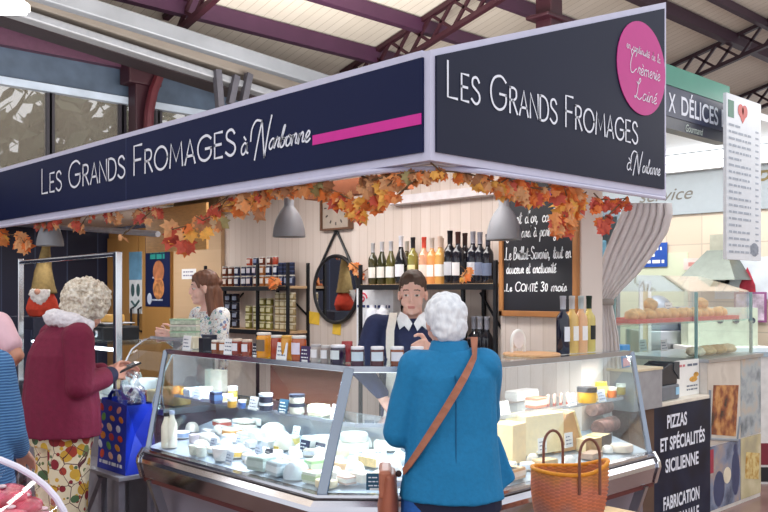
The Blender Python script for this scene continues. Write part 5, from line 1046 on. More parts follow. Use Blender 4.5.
# far counter with the chrome frame
t = thing('serving_counter', 'far counter with a tall chrome frame, behind the woman in dark red', 'counter', (0, 3.6, 0))
MB().bb(0, .42, -.98, .5, 0, .86).build('base', mat('#8b8790', .5), t); MB().bb(-.04, .42, -.98, .48, .86, .90).build('deck', STEEL, t, bevel=.004)
MB().bb(.02, .028, -.97, .47, .90, 1.25).build('front_glass', GLASS, t); MB().bb(0.02, .42, -.97, .47, 1.25, 1.258).build('top_glass', GLASSB, t)
for y, z0, w_ in ((-1.0, .90, .022), (.63, 0, .016)): MB().bb(-.02, .025, y-w_, y+w_, z0, 1.86).build('post', CHROME, t, bevel=.004)
MB().tube([(0, -1.0, 1.845), (0, .63, 1.83)], .017, 10).build('top_bar', CHROME, t, smooth=True)
MB().tube([(.03, -.95, 1.22), (.03, .45, 1.22)], .012, 8).build('light_tube', emis('#eaf4ff', 5), t)
lamp('counter_lamp', 'AREA', (.15, 3.3, 1.235), 6, (.88, .95, 1), .05, 1.6)
for k, (y, x, r, h, c, lb) in enumerate([(2.75, .12, .08, .07, '#eef2f4', 'white cheese in the far counter, next to the thick chrome post'), (2.95, .14, .07, .09, '#dfe9ea', 'pale blue-white cheese in the far counter, second from the post'), (3.15, .12, .09, .06, '#f2efe2', 'flat cream cheese in the far counter'), (3.4, .14, .08, .08, '#e9dcb8', 'yellowish cheese in the far counter behind the dark red jacket'), (2.82, .32, .10, .10, '#e2ebee', 'large white cheese in the rear row of the far counter'), (3.08, .34, .08, .12, '#cfe0dc', 'tall pale green cheese in the rear row of the far counter')]):
    tag(MB().lathe([(0, 0), (r*.95, 0), (r, h*.2), (r, h*.8), (r*.9, h), (0, h)], n=22).build('round_cheese', mat(c, .6), loc=(x, y, .902), smooth=True), lb, 'cheese')
t = thing('weighing_scale', 'black scale with two round dials on top of the far counter', 'scale', (.24, 3.22, 1.26)); MB().bb(-.14, .14, -.20, .20, 0, .10).build('body', mat('#1a1b20', .4), t, bevel=.01); MB().bb(-.12, .12, -.17, .17, .115, .125).build('plate', STEEL, t, bevel=.003); MB().bb(-.05, .05, -.05, .05, .10, .116).build('pillar', STEEL, t)
for y in (-.1, .08): MB().lathe([(0, 0), (.028, 0), (.024, .014), (0, .014)], (-.14, y, .05), 16, rot=M.Rotation(-PI/2, 3, 'Y')).build('dial', CHROME, t, smooth=50)
tag(MB().bb(-.06, .06, -.08, .08, 0, .055).build('cheese_block', mat('#e3b05c', .6), loc=(.24, 3.16, 1.386), bevel=.012), 'orange-yellow cheese block on the scale of the far counter', 'cheese')
for k, (px, py, w_, h, lb) in enumerate([(38, 323, .20, .10, 'white carton on the far counter below the gnome'), (53, 321, .16, .085, 'flat white carton next to the other one, touching the white curls in view')]):
    p = onX(px, py, .2); tag(MB().bb(-.07, .07, -w_/2, w_/2, 0, h).build('carton', WHITE, loc=(.2+.0, min(p.y, 3.93-.26*k), 1.26), bevel=.003), lb, 'carton')
p = onX(18, 332, .18); q_ = thing('side_cabinet', 'low grey cabinet carrying the black dish beyond the gnome', 'cabinet', (.05, 5.15, 0)); MB().bb(-.2, .2, -.28, .28, 0, 1.19).build('body', mat('#6d6a76', .5), q_, bevel=.005); MB().bb(-.21, .21, -.29, .29, 1.19, 1.22).build('top', mat('#8f8c98', .4), q_)
t = thing('serving_dish', 'black dish with a domed clear lid on the low grey cabinet beyond the gnome', 'dish', (.05, 5.12, 1.221)); MB().lathe([(0, 0), (.10, 0), (.18, .03), (.185, .035), (.10, .012), (0, .012)], n=28).build('dish', BLACK, t, smooth=50); MB().lathe([(.16, .036), (.14, .09), (.08, .125), (0, .135)], n=28).build('lid', GLASSB, t, smooth=True)
# gnome on its stand
t = thing('display_cabinet', 'dark cabinet at the far end carrying the gnome', 'cabinet', (.28, 4.47, 0)); MB().bb(-.2, .3, -.3, .3, 0, 1.40).build('body', mat('#23263a', .6), t, bevel=.005); [MB().bb(-.212, -.2, a, b_, .1, 1.3).build('door', mat('#2b2f48', .5), t) for a, b_ in ((-.28, -.01), (.01, .28))]
G_ = W(43, 312, 7.05); GZ = 1.402; k_ = 1.12
t = thing('gnome_figure', 'cloth gnome with tall brown pointed hat, white beard and red body', 'figure', (G_.x, G_.y, GZ), CRZ)
b = Blob().rings([(0, 0, 0, .11, .09), (0, 0, .06, .135, .11), (0, 0, .14, .11, .095), (0, 0, .21, .07, .06)]); b.flesh('body', mat('#c8402a', .9, 0, .15, 30, .3), t, .01, 2, folds(.008, 12))
b = Blob().rings([(.0, -.07, .08, .01, .01), (.005, -.085, .12, .05, .03), (0, -.075, .18, .085, .045), (0, -.05, .22, .08, .06)]); b.flesh('beard', mat('#ece6e2', .95, 0, .08, 60, .4), t, .008, 1, curl(.012, 45))
b = Blob().rings([(0, 0, .185, .115, .10), (0, 0, .24, .092, .085), (.005, 0, .38, .066, .06), (.02, 0, .52, .042, .04), (.035, 0, .64, .024, .022), (.045, 0, .70, .01, .01)]); b.flesh('hat', mat('#8a7448', .9, 0, .15, 40, .3), t, .008, 2, folds(.006, 14))
MB().ell((0, -.115, .20), .024).build('nose', mat('#e0a58c', .6), t, smooth=True)
# slim rail lamp under the far sign
tag(MB().tube([onX(16, 224, .5), onX(158, 234, .5)], .022, 8).build('rail_lamp', mat('#c8c8d0', .3, .6), smooth=True), 'thin pale rail running above the far counter', 'rail')
# ================================================================ meat case at the very front
o = CAM+FWD*2.45+RGT*(-1.40); t = thing('meat_display', 'meat counter with a clear arched cover at the bottom corner', 'counter', (o.x, o.y, 0), CRZ)
MB().bb(-.55, .40, -.36, .31, 0, .80).build('base', mat('#c9c7cf', .4), t, bevel=.01); MB().bb(-.53, .39, -.34, .30, .80, .815).build('tray_floor', STEEL, t)
mb = MB(); AR = [(.40*math.cos(a*PI/20), .82+.275*math.sin(a*PI/20)) for a in range(11)]
vs = [(x, y, z) for y in (-.33, -.1, .1, .295) for x, z in AR]; n_ = len(AR); mb.add(vs, [(j*n_+i, j*n_+i+1, (j+1)*n_+i+1, (j+1)*n_+i) for j in range(3) for i in range(n_-1)])
mb.build('clear_cover', glass((.97, .95, .98), .05, .5), t, smooth=True)
for y in (.30,): MB().tube([(x, y, z) for x, z in AR], .011, 8).build('cover_rim', mat('#e7e2f2', .2), t, smooth=True)
MB().bb(-.5, 0, -.33, .30, 1.087, 1.095).build('cover_top', glass((.97, .95, .98), .10, .6), t)
for k, (px, py, d, r, c, lb) in enumerate([(4, 488, 2.66, .085, '#d2506a', 'raw pink meat piece in the arched case, at the very edge'), (23, 497, 2.68, .075, '#c9405a', 'raw pinkish red meat piece with a white bone centre in the arched case'), (6, 510, 2.60, .075, '#d8627a', 'raw pink meat piece at the front of the arched case'), (41, 512, 2.68, .05, '#e3a0ac', 'pale pink meat piece beside the steel rim in the arched case')]):
    p = W(px, py, d); dish = p.z-.05; q_ = thing('meat_piece', lb, 'meat', (p.x, p.y, max(.85, p.z-.05)), k); b = Blob(); b.ell((0, 0, .02), (r, r*.8, .035)); b.ell((r*.3, .01, .03), (r*.6, r*.5, .03)); b.flesh('flesh', mat(c, .3, 0, .35, 26, coat_weight=.3), q_, .007, 2, folds(.006, 25)); MB().ell((-.01, -.01, .058), (.014, .014, .006)).build('fat', mat('#f3dde0', .4), q_, smooth=True)
p = W(12, 500, 2.62); t = thing('meat_tray', 'steel tray with rounded rim under the raw meat', 'tray', (p.x, p.y, .816), CRZ)
mb = MB(); mb.lathe([(0, .03), (.17, .03), (.19, .06), (.205, .06), (.205, .055), (.195, .05), (.175, .0), (0, 0)], n=32, sc=(1, .75)); mb.build('tray', CHROME, t, smooth=50)
# ================================================================ basket on the bench before the right counter
t = thing('bench', 'light wooden ledge in front of the counter carrying the basket', 'bench', (.62, -.56, 0)); LW = mat('#d9b98c', .55, 0, .1, 5, st=(1, 9, 9))
MB().bb(-.40, .34, -.16, .15, .57, .595).build('seat', LW, t, bevel=.004); [MB().bb(x-.02, x+.02, y-.02, y+.02, 0, .57).build('leg', LW, t) for x in (-.35, .29) for y in (-.13, .13)]
p = CAM+FWD*3.66+RGT*.783; t = thing('basket', 'woven orange basket with yellow rim and two brown handles in front of the counter', 'basket', (p.x, p.y, .596), CRZ)
NB, RB = 84, 34; mb = MB(); vs = []
def bas(a, f):
    e = .82+.20*f; rx, ry = .152*e+.012*math.sin(f*PI), .102*e+.01*math.sin(f*PI); lift = (.03*max(0, math.cos(a))**3+.006*math.cos(2*a))*f
    return rx*math.cos(a)*(1+.06*f*max(0, math.cos(a))**4), ry*math.sin(a), .255*f+lift
for j in range(RB+1):
    for i in range(NB):
        x, y, z = bas(2*PI*i/NB, j/RB); w_ = 1+.034*(1 if ((i//2)+j) % 2 else -1)*(0 if j in (0, RB) else 1); vs.append((x*w_, y*w_, z))
for j in range(RB):
    for i in range(NB): mb.m = ((i//2)+j) % 2; o_ = (j*NB+i, j*NB+(i+1) % NB, (j+1)*NB+(i+1) % NB, (j+1)*NB+i); mb.f.append(o_); mb.mi.append(mb.m)
mb.v = [V(q_) for q_ in vs]; mb.f.append(tuple(range(NB-1, -1, -1))); mb.mi.append(0)
straws = []
for tone in (1.0, .76):
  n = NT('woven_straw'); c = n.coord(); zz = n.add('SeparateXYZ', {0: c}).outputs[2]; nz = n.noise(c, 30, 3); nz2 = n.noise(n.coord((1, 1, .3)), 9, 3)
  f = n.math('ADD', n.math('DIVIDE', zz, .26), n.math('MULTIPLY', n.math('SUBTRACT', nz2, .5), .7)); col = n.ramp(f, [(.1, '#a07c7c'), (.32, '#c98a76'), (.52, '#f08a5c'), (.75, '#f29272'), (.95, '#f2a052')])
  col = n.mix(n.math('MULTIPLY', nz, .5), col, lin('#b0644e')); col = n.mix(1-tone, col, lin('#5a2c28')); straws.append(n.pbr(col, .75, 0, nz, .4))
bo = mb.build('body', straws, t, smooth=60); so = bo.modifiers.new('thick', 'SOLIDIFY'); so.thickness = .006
MB().tube([bas(2*PI*i/60, 1.0) for i in range(60)], .0085, 8, True).build('rim', mat('#e08f1c', .6, 0, .12, 60, .3), t, smooth=True)
HB = mat('#7c4c3c', .5, 0, .1, 30)
for s, x0 in ((1, -.045), (-1, .062)):
    y = s*.098; hp = [(x0-.042, y+s*.012, .17), (x0-.042, y+s*.012, .27)]+[(x0-.042*math.cos(a*PI/10), y+s*.012, .325+.075*math.sin(a*PI/10)) for a in range(11)]+[(x0+.042, y+s*.012, .27), (x0+.042, y+s*.012, .17)]
    MB().tube([V(q_) for q_ in hp], .0062, 8).build('handle', HB, t, smooth=True)
# ================================================================ curtain at the corner
CUR = [(203, 624, 672, 5.06), (214, 620, 673, 5.07), (232, 612, 668, 5.12), (252, 604, 655, 5.18), (272, 598, 640, 5.23), (290, 594, 622, 5.27), (301, 593, 612, 5.30), (312, 592, 614, 5.30), (335, 589, 619, 5.30), (360, 588, 622, 5.30), (400, 587, 626, 5.30), (470, 586, 628, 5.30)]
NU = 96; vs = []; rws = []
for a, b_ in zip(CUR, CUR[1:]):
    for k in range(5): rws.append([a[i]+(b_[i]-a[i])*k/5 for i in range(4)])
rws.append(list(CUR[-1]))
for r_, (py, l, rr_, d) in enumerate(rws):
    wpx = rr_-l
    for i in range(NU+1):
        u = i/NU; ph = u*PI*15+.9*math.sin(py*.03+u*4); am = .030*(.35+.65*min(1, wpx/50))*(.75+.25*math.sin(u*9)); sag = 0
        px = l+wpx*u+1.2*math.sin(ph+1.3)*min(1, wpx/40); vs.append(W(px, py+4*math.sin(u*PI)*(1 if py < 290 else 0)*0, d+am*math.sin(ph)+.05*math.sin(u*PI)))
o0 = W(605, 300, 5.3); o0.z = 0; t = thing('curtain', 'grey linen curtain tied back at the corner end of the cheese stall', 'curtain', o0)
m_ = NU+1; mb = MB(); mb.add([v-o0 for v in vs], [(j*m_+i, j*m_+i+1, (j+1)*m_+i+1, (j+1)*m_+i) for j in range(len(rws)-1) for i in range(NU)])
cu = mb.build('cloth', mat('#dad3d2', .85, 0, .06, 30, .15, (1, 1, .2)), t, smooth=80); so = cu.modifiers.new('thick', 'SOLIDIFY'); so.thickness = .004
tb = [W(602+11*math.cos(a*PI/12), 302, 5.31+.07*math.sin(a*PI/12))-o0 for a in range(24)]; MB().tube(tb, .02, 8, True, (.35, 1)).build('tieback', mat('#8f8680', .85), t, smooth=True)
# ================================================================ autumn leaf garlands under the sign boards
LEAFC = [mat(c, .65, 0, .18, 25) for c in ('#d8702e', '#c4503a', '#e8a84a', '#b4443a', '#d69a68', '#a8704a', '#e08e50', '#9a8a58')]
LP = [(0, -.5), (.10, -.42), (.36, -.46), (.30, -.26), (.60, -.16), (.44, -.02), (.56, .26), (.28, .20), (.18, .36), (0, .62), (-.18, .36), (-.28, .20), (-.56, .26), (-.44, -.02), (-.60, -.16), (-.30, -.26), (-.36, -.46), (-.10, -.42)]
def garland(label, plane, sp, pal, seed):
    """sp: (px, py, px spread, py spread, leaves, leaf size)"""
    rr = random.Random(seed); hit = (lambda x, y: onX(x, y, .125)) if plane == 'x' else ((lambda x, y: onY(x, y, -.045)) if plane == 'y' else (lambda x, y: W(x, y, plane)))
    o0 = hit(sp[0][0], sp[0][1]); t = thing('leaf_garland', label, 'garland', o0); mb = MB(); nrm = V((-.72, -.69, .1))
    for px, py, sx, sy_, n_, sz in sp:
        for k in range(n_):
            p = hit(px+rr.uniform(-sx, sx), py+rr.uniform(-sy_, sy_))-o0+nrm*rr.uniform(-.05, .012); p.z -= .012; s = sz*.86*rr.uniform(.7, 1.25)
            nn = (nrm+V((rr.gauss(0, .5), rr.gauss(0, .5), rr.gauss(0, .45)))).normalized(); a = V((rr.gauss(0, .7), rr.gauss(0, .7), -1)); a = (a-nn*a.dot(nn)).normalized(); b_ = nn.cross(a)
            mb.m = rr.choice(pal); c = p-nn*s*.12; pts = [p+a*(y*s)+b_*(x*s)-nn*(abs(x)*s*.30) for x, y in LP]; mb.add([p]+pts, [(0, 1+i, 1+(i+1) % len(LP)) for i in range(len(LP))])
    mb.build('foliage', LEAFC, t)
    pts = [hit(px, py-sy_*.4)-o0 for px, py, sx, sy_, n_, sz in sp]; q_ = [pts[0]+V((0, .08, .03))]+pts+[pts[-1]+V((0, -.06, .03))] if plane == 'x' else [pts[0]+V((-.06, 0, .03))]+pts+[pts[-1]+V((.06, 0, .03))]
    MB().tube(q_, .004, 5).build('vine', mat('#6b5238', .8), t)
OR, RD, YL, MX = [0, 2, 6, 0, 4], [1, 3, 4, 5, 1], [2, 2, 6, 0], [0, 1, 2, 4, 5, 6, 7, 1]
garland('orange and yellow leaf garland at the far end of the long sign', 'x', [(3, 236, 8, 6, 12, .10), (20, 238, 7, 6, 10, .10), (24, 245, 3, 5, 2, .09)], OR, 1)
garland('small red leaf sprig above the pendant lamp over the far counter', 'x', [(40, 222, 8, 4, 8, .075), (52, 223, 6, 4, 6, .07)], RD, 2)
garland('red leaf sprig on the long sign, right of the far pendant lamp', 'x', [(74, 221, 6, 6, 8, .07), (88, 216, 4, 3, 3, .05), (80, 228, 4, 3, 3, .06)], RD, 3)
garland('dull red leaf sprig hanging under the middle of the long sign', 'x', [(112, 215, 8, 6, 11, .065)], RD, 4)
garland('sparse red leaf vine above the oak cabinet doors', 'x', [(140, 213, 8, 7, 9, .07), (153, 213, 6, 7, 7, .065), (122, 237, 4, 3, 2, .06)], RD, 5)
garland('big drooping red and orange leaves over the blue burger poster', 'x', [(172, 233, 5, 9, 7, .12), (186, 228, 5, 5, 4, .09), (180, 243, 7, 4, 4, .10)], [1, 1, 3, 0, 2, 4], 6)
garland('orange and brown leaves above the young vendor', 'x', [(203, 224, 8, 9, 11, .09), (217, 217, 6, 10, 10, .085), (228, 199, 5, 6, 5, .085), (213, 208, 8, 6, 6, .07)], MX, 7)
garland('orange leaf cluster next to the bell lamp by the jar shelf', 'x', [(244, 202, 8, 8, 12, .09), (256, 205, 6, 8, 10, .085), (262, 192, 8, 6, 10, .08), (276, 189, 8, 5, 10, .075)], [0, 2, 6, 4, 1, 5], 8)
garland('brown-orange leaf run between bell lamp and wall clock', 'x', [(296, 186, 10, 5, 15, .07), (314, 184, 9, 6, 14, .075), (326, 186, 7, 8, 10, .075)], [4, 5, 0, 7, 4, 6], 9)
garland('bright orange blossom-like leaf cluster in front of the wall clock', 'x', [(342, 197, 7, 6, 18, .07), (356, 206, 7, 7, 20, .07), (362, 212, 5, 4, 10, .06), (374, 198, 8, 7, 18, .07), (384, 192, 7, 8, 14, .07)], [0, 1, 2, 6, 2, 0, 4], 10)
garland('brown leaf garland at the rounded sign corner', 'x', [(372, 182, 10, 5, 16, .065), (392, 178, 10, 5, 18, .065), (412, 174, 8, 4, 14, .06), (424, 173, 6, 4, 10, .055), (398, 196, 5, 3, 3, .05)], [4, 5, 7, 6, 0, 4], 11)
garland('light brown leaf garland along the corner sign, left of the chalkboard lamp', 'y', [(440, 172, 6, 3, 10, .055), (462, 174, 8, 4, 14, .055), (484, 180, 8, 5, 18, .06), (500, 186, 8, 7, 22, .06)], [4, 6, 5, 0, 2], 12)
garland('orange-red leaf cluster above the lamp in front of the chalkboard', 'y', [(516, 188, 8, 8, 24, .07), (530, 191, 8, 9, 22, .075), (544, 192, 6, 6, 12, .06)], [0, 1, 6, 2, 4, 0], 13)
garland('large orange and salmon leaf cluster hanging over the chalkboard frame', 'y', [(565, 193, 10, 8, 30, .08), (570, 208, 10, 9, 26, .08), (562, 222, 9, 7, 18, .085), (580, 200, 5, 8, 10, .07)], [0, 6, 4, 1, 0, 2], 14)
garland('red-orange leaf sprigs between chalkboard and curtain', 'y', [(600, 202, 7, 6, 20, .065), (615, 202, 6, 6, 12, .06), (626, 200, 5, 5, 9, .055), (604, 222, 8, 7, 16, .06)], [0, 1, 3, 0, 1], 15)
garland('tiny yellow and orange leaf sprig stuck on the mirror frame', 6.62, [(355, 268, 4, 4, 8, .07), (362, 274, 4, 3, 4, .05)], OR, 16)
garland('small orange leaf sprig on the edge of the jar shelf', 7.08, [(274, 282, 4, 4, 9, .07)], OR, 17)
garland('small orange leaf sprig among the dark bottles', 5.52, [(467, 273, 3, 5, 9, .06), (463, 277, 2, 2, 3, .04)], OR, 18)
t = thing('cardboard_box', 'flat brown cardboard panel behind the leaves under the stall ceiling', 'box', (.95, 1.45, 2.2)); MB().bb(-.05, .05, -.55, .35, 0, .095).build('panel', mat('#a8623f', .7, 0, .1), t)
tag(MB().bb(-.01, .01, -.5, .45, -.18, .18).build('wooden_panel', mat('#c9985c', .6, 0, .12, 6, st=(1, 2, 14)), loc=(1.0, 3.62, 2.11)), 'square light wooden panel hanging behind the orange leaves above the young vendor', 'panel')
# ================================================================ the pizza stall next door
YP = .216
t = thing('shop_counter', 'pizza stall counter with dark printed front panel and white top', 'counter', (2.86, .55, 0))
MB().bb(-.43, .44, -.30, .33, 0, .845).build('body', mat('#5a4a44', .6), t); MB().bb(-.44, .44, -.335, .35, .845, .872).build('worktop', mat('#eee4d4', .4), t, bevel=.004)
n = NT('printed_panel'); nz = n.noise(n.coord((1, 1, 1)), 4, 3); PAN = n.pbr(n.ramp(nz, [(.35, '#0e1426'), (.6, '#16223c'), (.8, '#2c3444')]), .4, specular_ior_level=.25)
pn = MB().bb(-.43, .44, -.34, -.30, .02, .845).build('front_panel', PAN, t)
for s, z, h, x, wd in (('PIZZAS', .70, .085, -.18, .27), ('ET SPÉCIALITÉS', .555, .085, -.27, .62), ('SICILIENNE', .41, .085, -.20, .46), ('FABRICATION', .165, .085, -.23, .50), ('ARTISANALE', .035, .085, -.19, .46)):
    typed(s, (x, -.3405, z), (1, 0, 0), (0, 0, 1), INKW, 'lettering', pn, h, 1, 0, .028, .001, width=wd)
t = thing('pizza_display', 'pizza display case with printed food photographs below and glass above', 'counter', (3.76, .58, 0))
MB().bb(-.45, .45, -.34, .36, 0, 1.10).build('body', mat('#d9d4cf', .4), t); MB().bb(-.46, .46, -.36, .38, 1.095, 1.12).build('deck', STEEL, t)
def food(stops, sc, det=5):
    n = NT('food_photo'); nz = n.noise(n.coord(), sc, det); return n.pbr(n.ramp(nz, stops), .25)
FX = -.345; pics = [(-.448, .085, .50, 1.09, food([(.3, '#b9aea2'), (.42, '#d8cfc4'), (.7, '#c2b7ab')], 3)), (-.448, .085, .03, .49, food([(.3, '#3d4a63'), (.5, '#7f8ca6'), (.65, '#a99a94'), (.8, '#c9cdd8')], 5)), (.095, .448, .50, 1.09, food([(.3, '#5b6670'), (.5, '#aab4ba'), (.7, '#c9b49c'), (.8, '#7d3a34')], 6)), (.095, .448, .03, .49, food([(.3, '#a09a86'), (.5, '#c0b690'), (.7, '#d8cfae')], 4))]
for x0, x1, z0, z1, m_ in pics: MB().bb(x0, x1, FX, -.34, z0, z1).build('photo_panel', m_, t)
LAS = food([(.32, '#3a1f14'), (.45, '#8a4526'), (.58, '#c98b4e'), (.72, '#d0a878')], 9)
mb = MB(); mb.prism([(-.40, FX-.002, .58), (.00, FX-.002, .52), (.05, FX-.002, .90), (-.36, FX-.002, .93)], (0, .002, 0)); mb.build('printed_lasagne', LAS, t)
MB().tube([(-.42, FX-.001, .90), (-.42, FX-.001, .55), (.02, FX-.001, .49), (.07, FX-.001, .66)], .012, 6).build('printed_tray', mat('#8f98a2', .3), t)
MB().lathe([(0, 0), (.06, 0), (.06, .002), (0, .002)], (-.14, FX, .25), 24, rot=M.Rotation(PI/2, 3, 'X')).build('printed_plate', mat('#e8dcc4', .4), t)
MB().ell((-.27, FX, .17), (.09, .002, .13)).ell((.0, FX, .25), (.07, .002, .17)).ell((.0, FX, .43), (.035, .002, .04)).build('printed_figure', mat('#39466b', .4), t)
MB().bb(-.43, -.36, FX-.002, FX, .30, .47).build('printed_red', mat('#a8324a', .4), t)
mb = MB(); mb.prism([(.16, FX-.002, .18), (.40, FX-.002, .14), (.42, FX-.002, .34), (.18, FX-.002, .38)], (0, .002, 0)); mb.build('printed_gratin', food([(.35, '#b98a3e'), (.6, '#e2cf8e')], 20), t)
# glass above both counters
t = thing('glass_showcase', 'two-storey glass showcase holding the red tray of rice balls', 'showcase', (3.1, .62, 0))
MB().bb(-.9, 1.10, -.28, .30, 1.375, 1.388).build('upper_shelf', glass((.8, .92, .92), .1, .6), t)
MB().bb(-.9, 1.10, -.30, -.292, 1.388, 1.60).build('front_glass', glass((.95, .98, 1), .10, .7), t)
mb = MB(); mb.prism([(-.9, -.296, 1.60), (1.10, -.296, 1.60), (1.10, .1, 1.72), (-.9, .1, 1.72)], (0, .0, .008)); mb.build('sloping_glass', glass((.93, .97, 1), .14, .7), t)
MB().bb(.21, 1.10, -.33, -.322, 1.12, 1.375).build('lower_glass', glass((.9, .97, .97), .07, .6), t)
MB().bb(-.95, .18, -.04, -.032, .875, 1.375).build('rear_glass', glass((.85, .95, .95), .08, .6), t)
for x in (-.9, .19, 1.10): MB().bb(x-.008, x+.008, -.32, -.30, .875 if x < 1 else 1.12, 1.60).build('edge_post', mat('#8fb4b8', .2, .5), t)
for x in (-.9, 1.10): MB().prism([(x, -.296, 1.388), (x, .25, 1.388), (x, .25, 1.72), (x, .1, 1.72), (x, -.296, 1.60)], (.006, 0, 0)).build('side_glass', glass((.93, .97, 1), .10, .7), t)
t = thing('serving_tray', 'long red tray of golden rice balls in the glass showcase', 'tray', (3.35, .52, 1.390))
MB().bb(-.80, .72, -.16, .16, 0, .008).bb(-.80, .72, -.17, -.16, 0, .028).bb(-.80, .72, .16, .17, 0, .028).bb(-.81, -.80, -.17, .17, 0, .028).bb(.72, .73, -.17, .17, 0, .028).build('tray', mat('#d3263a', .35), t)
pr = None; names = ['first', 'second', 'third', 'fourth', 'fifth', 'sixth', 'seventh', 'eighth', 'ninth', 'tenth', 'eleventh', 'twelfth', 'thirteenth']
for k in range(13):
    lb = 'golden fried rice ball in the bottom row on the red tray'; x = 2.63+.112*k+R.uniform(-.01, .01); loc = (x, .43+R.uniform(0, .02), 1.441)
    if pr is None: b = Blob(); b.ell((0, 0, 0), (.052, .05, .042)); b.ell((.01, 0, .012), (.04, .04, .036)); pr = b.flesh('rice_ball', mat('#ecb870', .6, 0, .25, 30, .5), None, .009, 2, folds(.004, 40, 1)); pr.location = loc; tag(pr, lb, 'rice ball', 'rice balls on the red tray')
    else: dup(pr, loc, R.uniform(0, 6))
for px, lb in ((652, 'golden rice ball on top of the row, near the curtain side'), (703, 'golden rice ball on top of the row, towards the pale end of the tray')): p = onY(px, 308, .44); dup(pr, (p.x, .45, 1.512), 1.2, lb)
for px, py, y, lb in ((670, 310, .47, 'white price card standing among the rice balls'), (644, 347, .60, 'white price card behind the rear glass, nearer the curtain'), (665, 347, .60, 'white price card behind the rear glass, above the poster board')):
    p = onY(px, py, y); card(lb, V((p.x, y, p.z-.03)), .10, .085, 'w', 0, .15)
p = onY(684, 376, .52); t = thing('poster_board', 'white printed board with a small food picture behind the card terminal', 'board', (3.135, .30, .873))
MB().bb(-.18, .165, -.006, .006, 0, .25).build('board', WHITE, t); mb = MB(); squiggle(mb, (-.01, -.0065, .205), (1, 0, 0), (0, 0, 1), .16, .022, .016, 2); mb.build('printed_text', mat('#6d7484', .6), t); mb = MB(); squiggle(mb, (-.02, -.0065, .06), (1, 0, 0), (0, 0, 1), .17, .015, .01, 6); squiggle(mb, (-.02, -.0065, .035), (1, 0, 0), (0, 0, 1), .17, .015, .01, 7); mb.build('printed_text', mat('#6d7484', .6), t)
mb = MB(); squiggle(mb, (-.17, -.0065, .205), (1, 0, 0), (0, 0, 1), .14, .02, .016, 3); mb.build('printed_title', mat('#d77f86', .6), t); mb = MB(); mb.ell((.08, -.007, .11), (.06, .002, .02)); mb.ell((.12, -.007, .14), (.04, .002, .018)); mb.build('printed_food', mat('#d9a24a', .6, 0, .4, 30), t)
# pastries in the lower glass part
for k, (x, c, lb) in enumerate([(3.50, '#e9d8bc', 'cream-topped pastry in the lower glass case, first after the dark edge'), (3.68, '#d9b27c', 'golden pastry in the lower glass case, second from the dark edge'), (3.85, '#c99a62', 'brown pastry in the lower glass case, third from the dark edge'), (4.02, '#d8b488', 'pale brown pastry in the lower glass case, last one')]):
    b = Blob(); b.ell((0, 0, .03), (.08, .07, .03)); b.ell((.03, 0, .05), (.04, .05, .025)); b.ell((-.04, .01, .05), (.035, .04, .025)); o = b.flesh('pastry', mat(c, .6, 0, .3, 25), None, .009, 1, folds(.005, 30, 1)); o.location = (x, .42, 1.122); tag(o, lb, 'pastry')
# card terminal, grey cabinet, small carton
t = thing('end_cabinet', 'grey laminate cabinet at the end of the cheese counter', 'cabinet', (2.27, .24, 0)); MB().bb(-.19, .15, -.14, .16, .875, 1.115).build('body', mat('#9c9a9d', .5), t, bevel=.003); MB().bb(-.20, .15, -.145, .165, 1.115, 1.13).build('top', mat('#d8c7a8', .5), t); MB().bb(-.18, .12, -.10, .16, 0, .875).build('stand', mat('#5f473a', .6), t)
t = thing('card_terminal', 'black printer terminal on a grey base beside the grey cabinet', 'terminal', (2.80, .345, .873), .05)
MB().bb(-.13, .13, -.10, .10, 0, .10).build('base', mat('#70767f', .4), t, bevel=.01); MB().prism([(-.17, -.09, .10), (.12, -.09, .10), (.12, -.09, .235), (.02, -.09, .245), (-.17, -.09, .19)], (0, .18, 0)).build('printer', mat('#23262f', .4), t, bevel=.01); MB().bb(.07, .12, -.103, -.10, .03, .08).build('sticker', mat('#9fd0ee', .5), t); MB().prism([(.05, -.095, .20), (.14, -.095, .13), (.14, -.095, .25), (.06, -.095, .25)], (0, .19, 0)).build('paper_cover', mat('#3a4048', .4), t)
t = thing('small_carton', 'small blue and pink carton on top of the grey cabinet', 'carton', (2.17, .26, 1.131), .2); MB().bb(-.07, .07, -.05, .05, 0, .14).build('box', mat('#3f8fd0', .5, 0, .2, 20), t, bevel=.004); MB().bb(-.06, .06, -.052, -.05, .01, .06).build('pink_label', mat('#e8a0b0', .5, 0, .2, 30), t)
# fascia and hanging menu
t = thing('shop_sign', 'green-topped dark sign board with white capitals over the pizza stall', 'sign', (2.9, YP+.05, 2.9))
MB().bb(-.7, .72, -.05, .05, .075, .21).build('green_band', mat('#3f8f78', .4, 0, .1, 3), t); MB().bb(-.7, .72, -.045, .05, -.13, .075).build('panel', mat('#2e3350', .4, 0, .08, 3), t); MB().bb(-.7, .72, -.04, .05, -.21, -.13).build('lower_panel', mat('#23263a', .35), t)
typed('DÉLICES D', (-.013, -.046, -.098), (1, 0, 0), (0, 0, 1), INKW, 'lettering', t, .125, 1, 0, .014, .001, width=.70); typed('X', (-.175, -.046, -.098), (1, 0, 0), (0, 0, 1), INKW, 'lettering', t, .125, 1, 0, .014, .001, width=.095)
typed('Gourmand', (.06, -.041, -.20), (1, 0, 0), (0, 0, 1), mat('#c9d6cc', .5), 'small_lettering', t, .05, .8, .3, .001, .001)
t = thing('menu_board', 'tall white hanging menu board with a small heart and many printed lines', 'board', (3.575, .10, 2.41)); MB().bb(-.285, .285, -.012, .012, -.58, .585).build('panel', mat('#dfe3ea', .4, 0, .03), t)
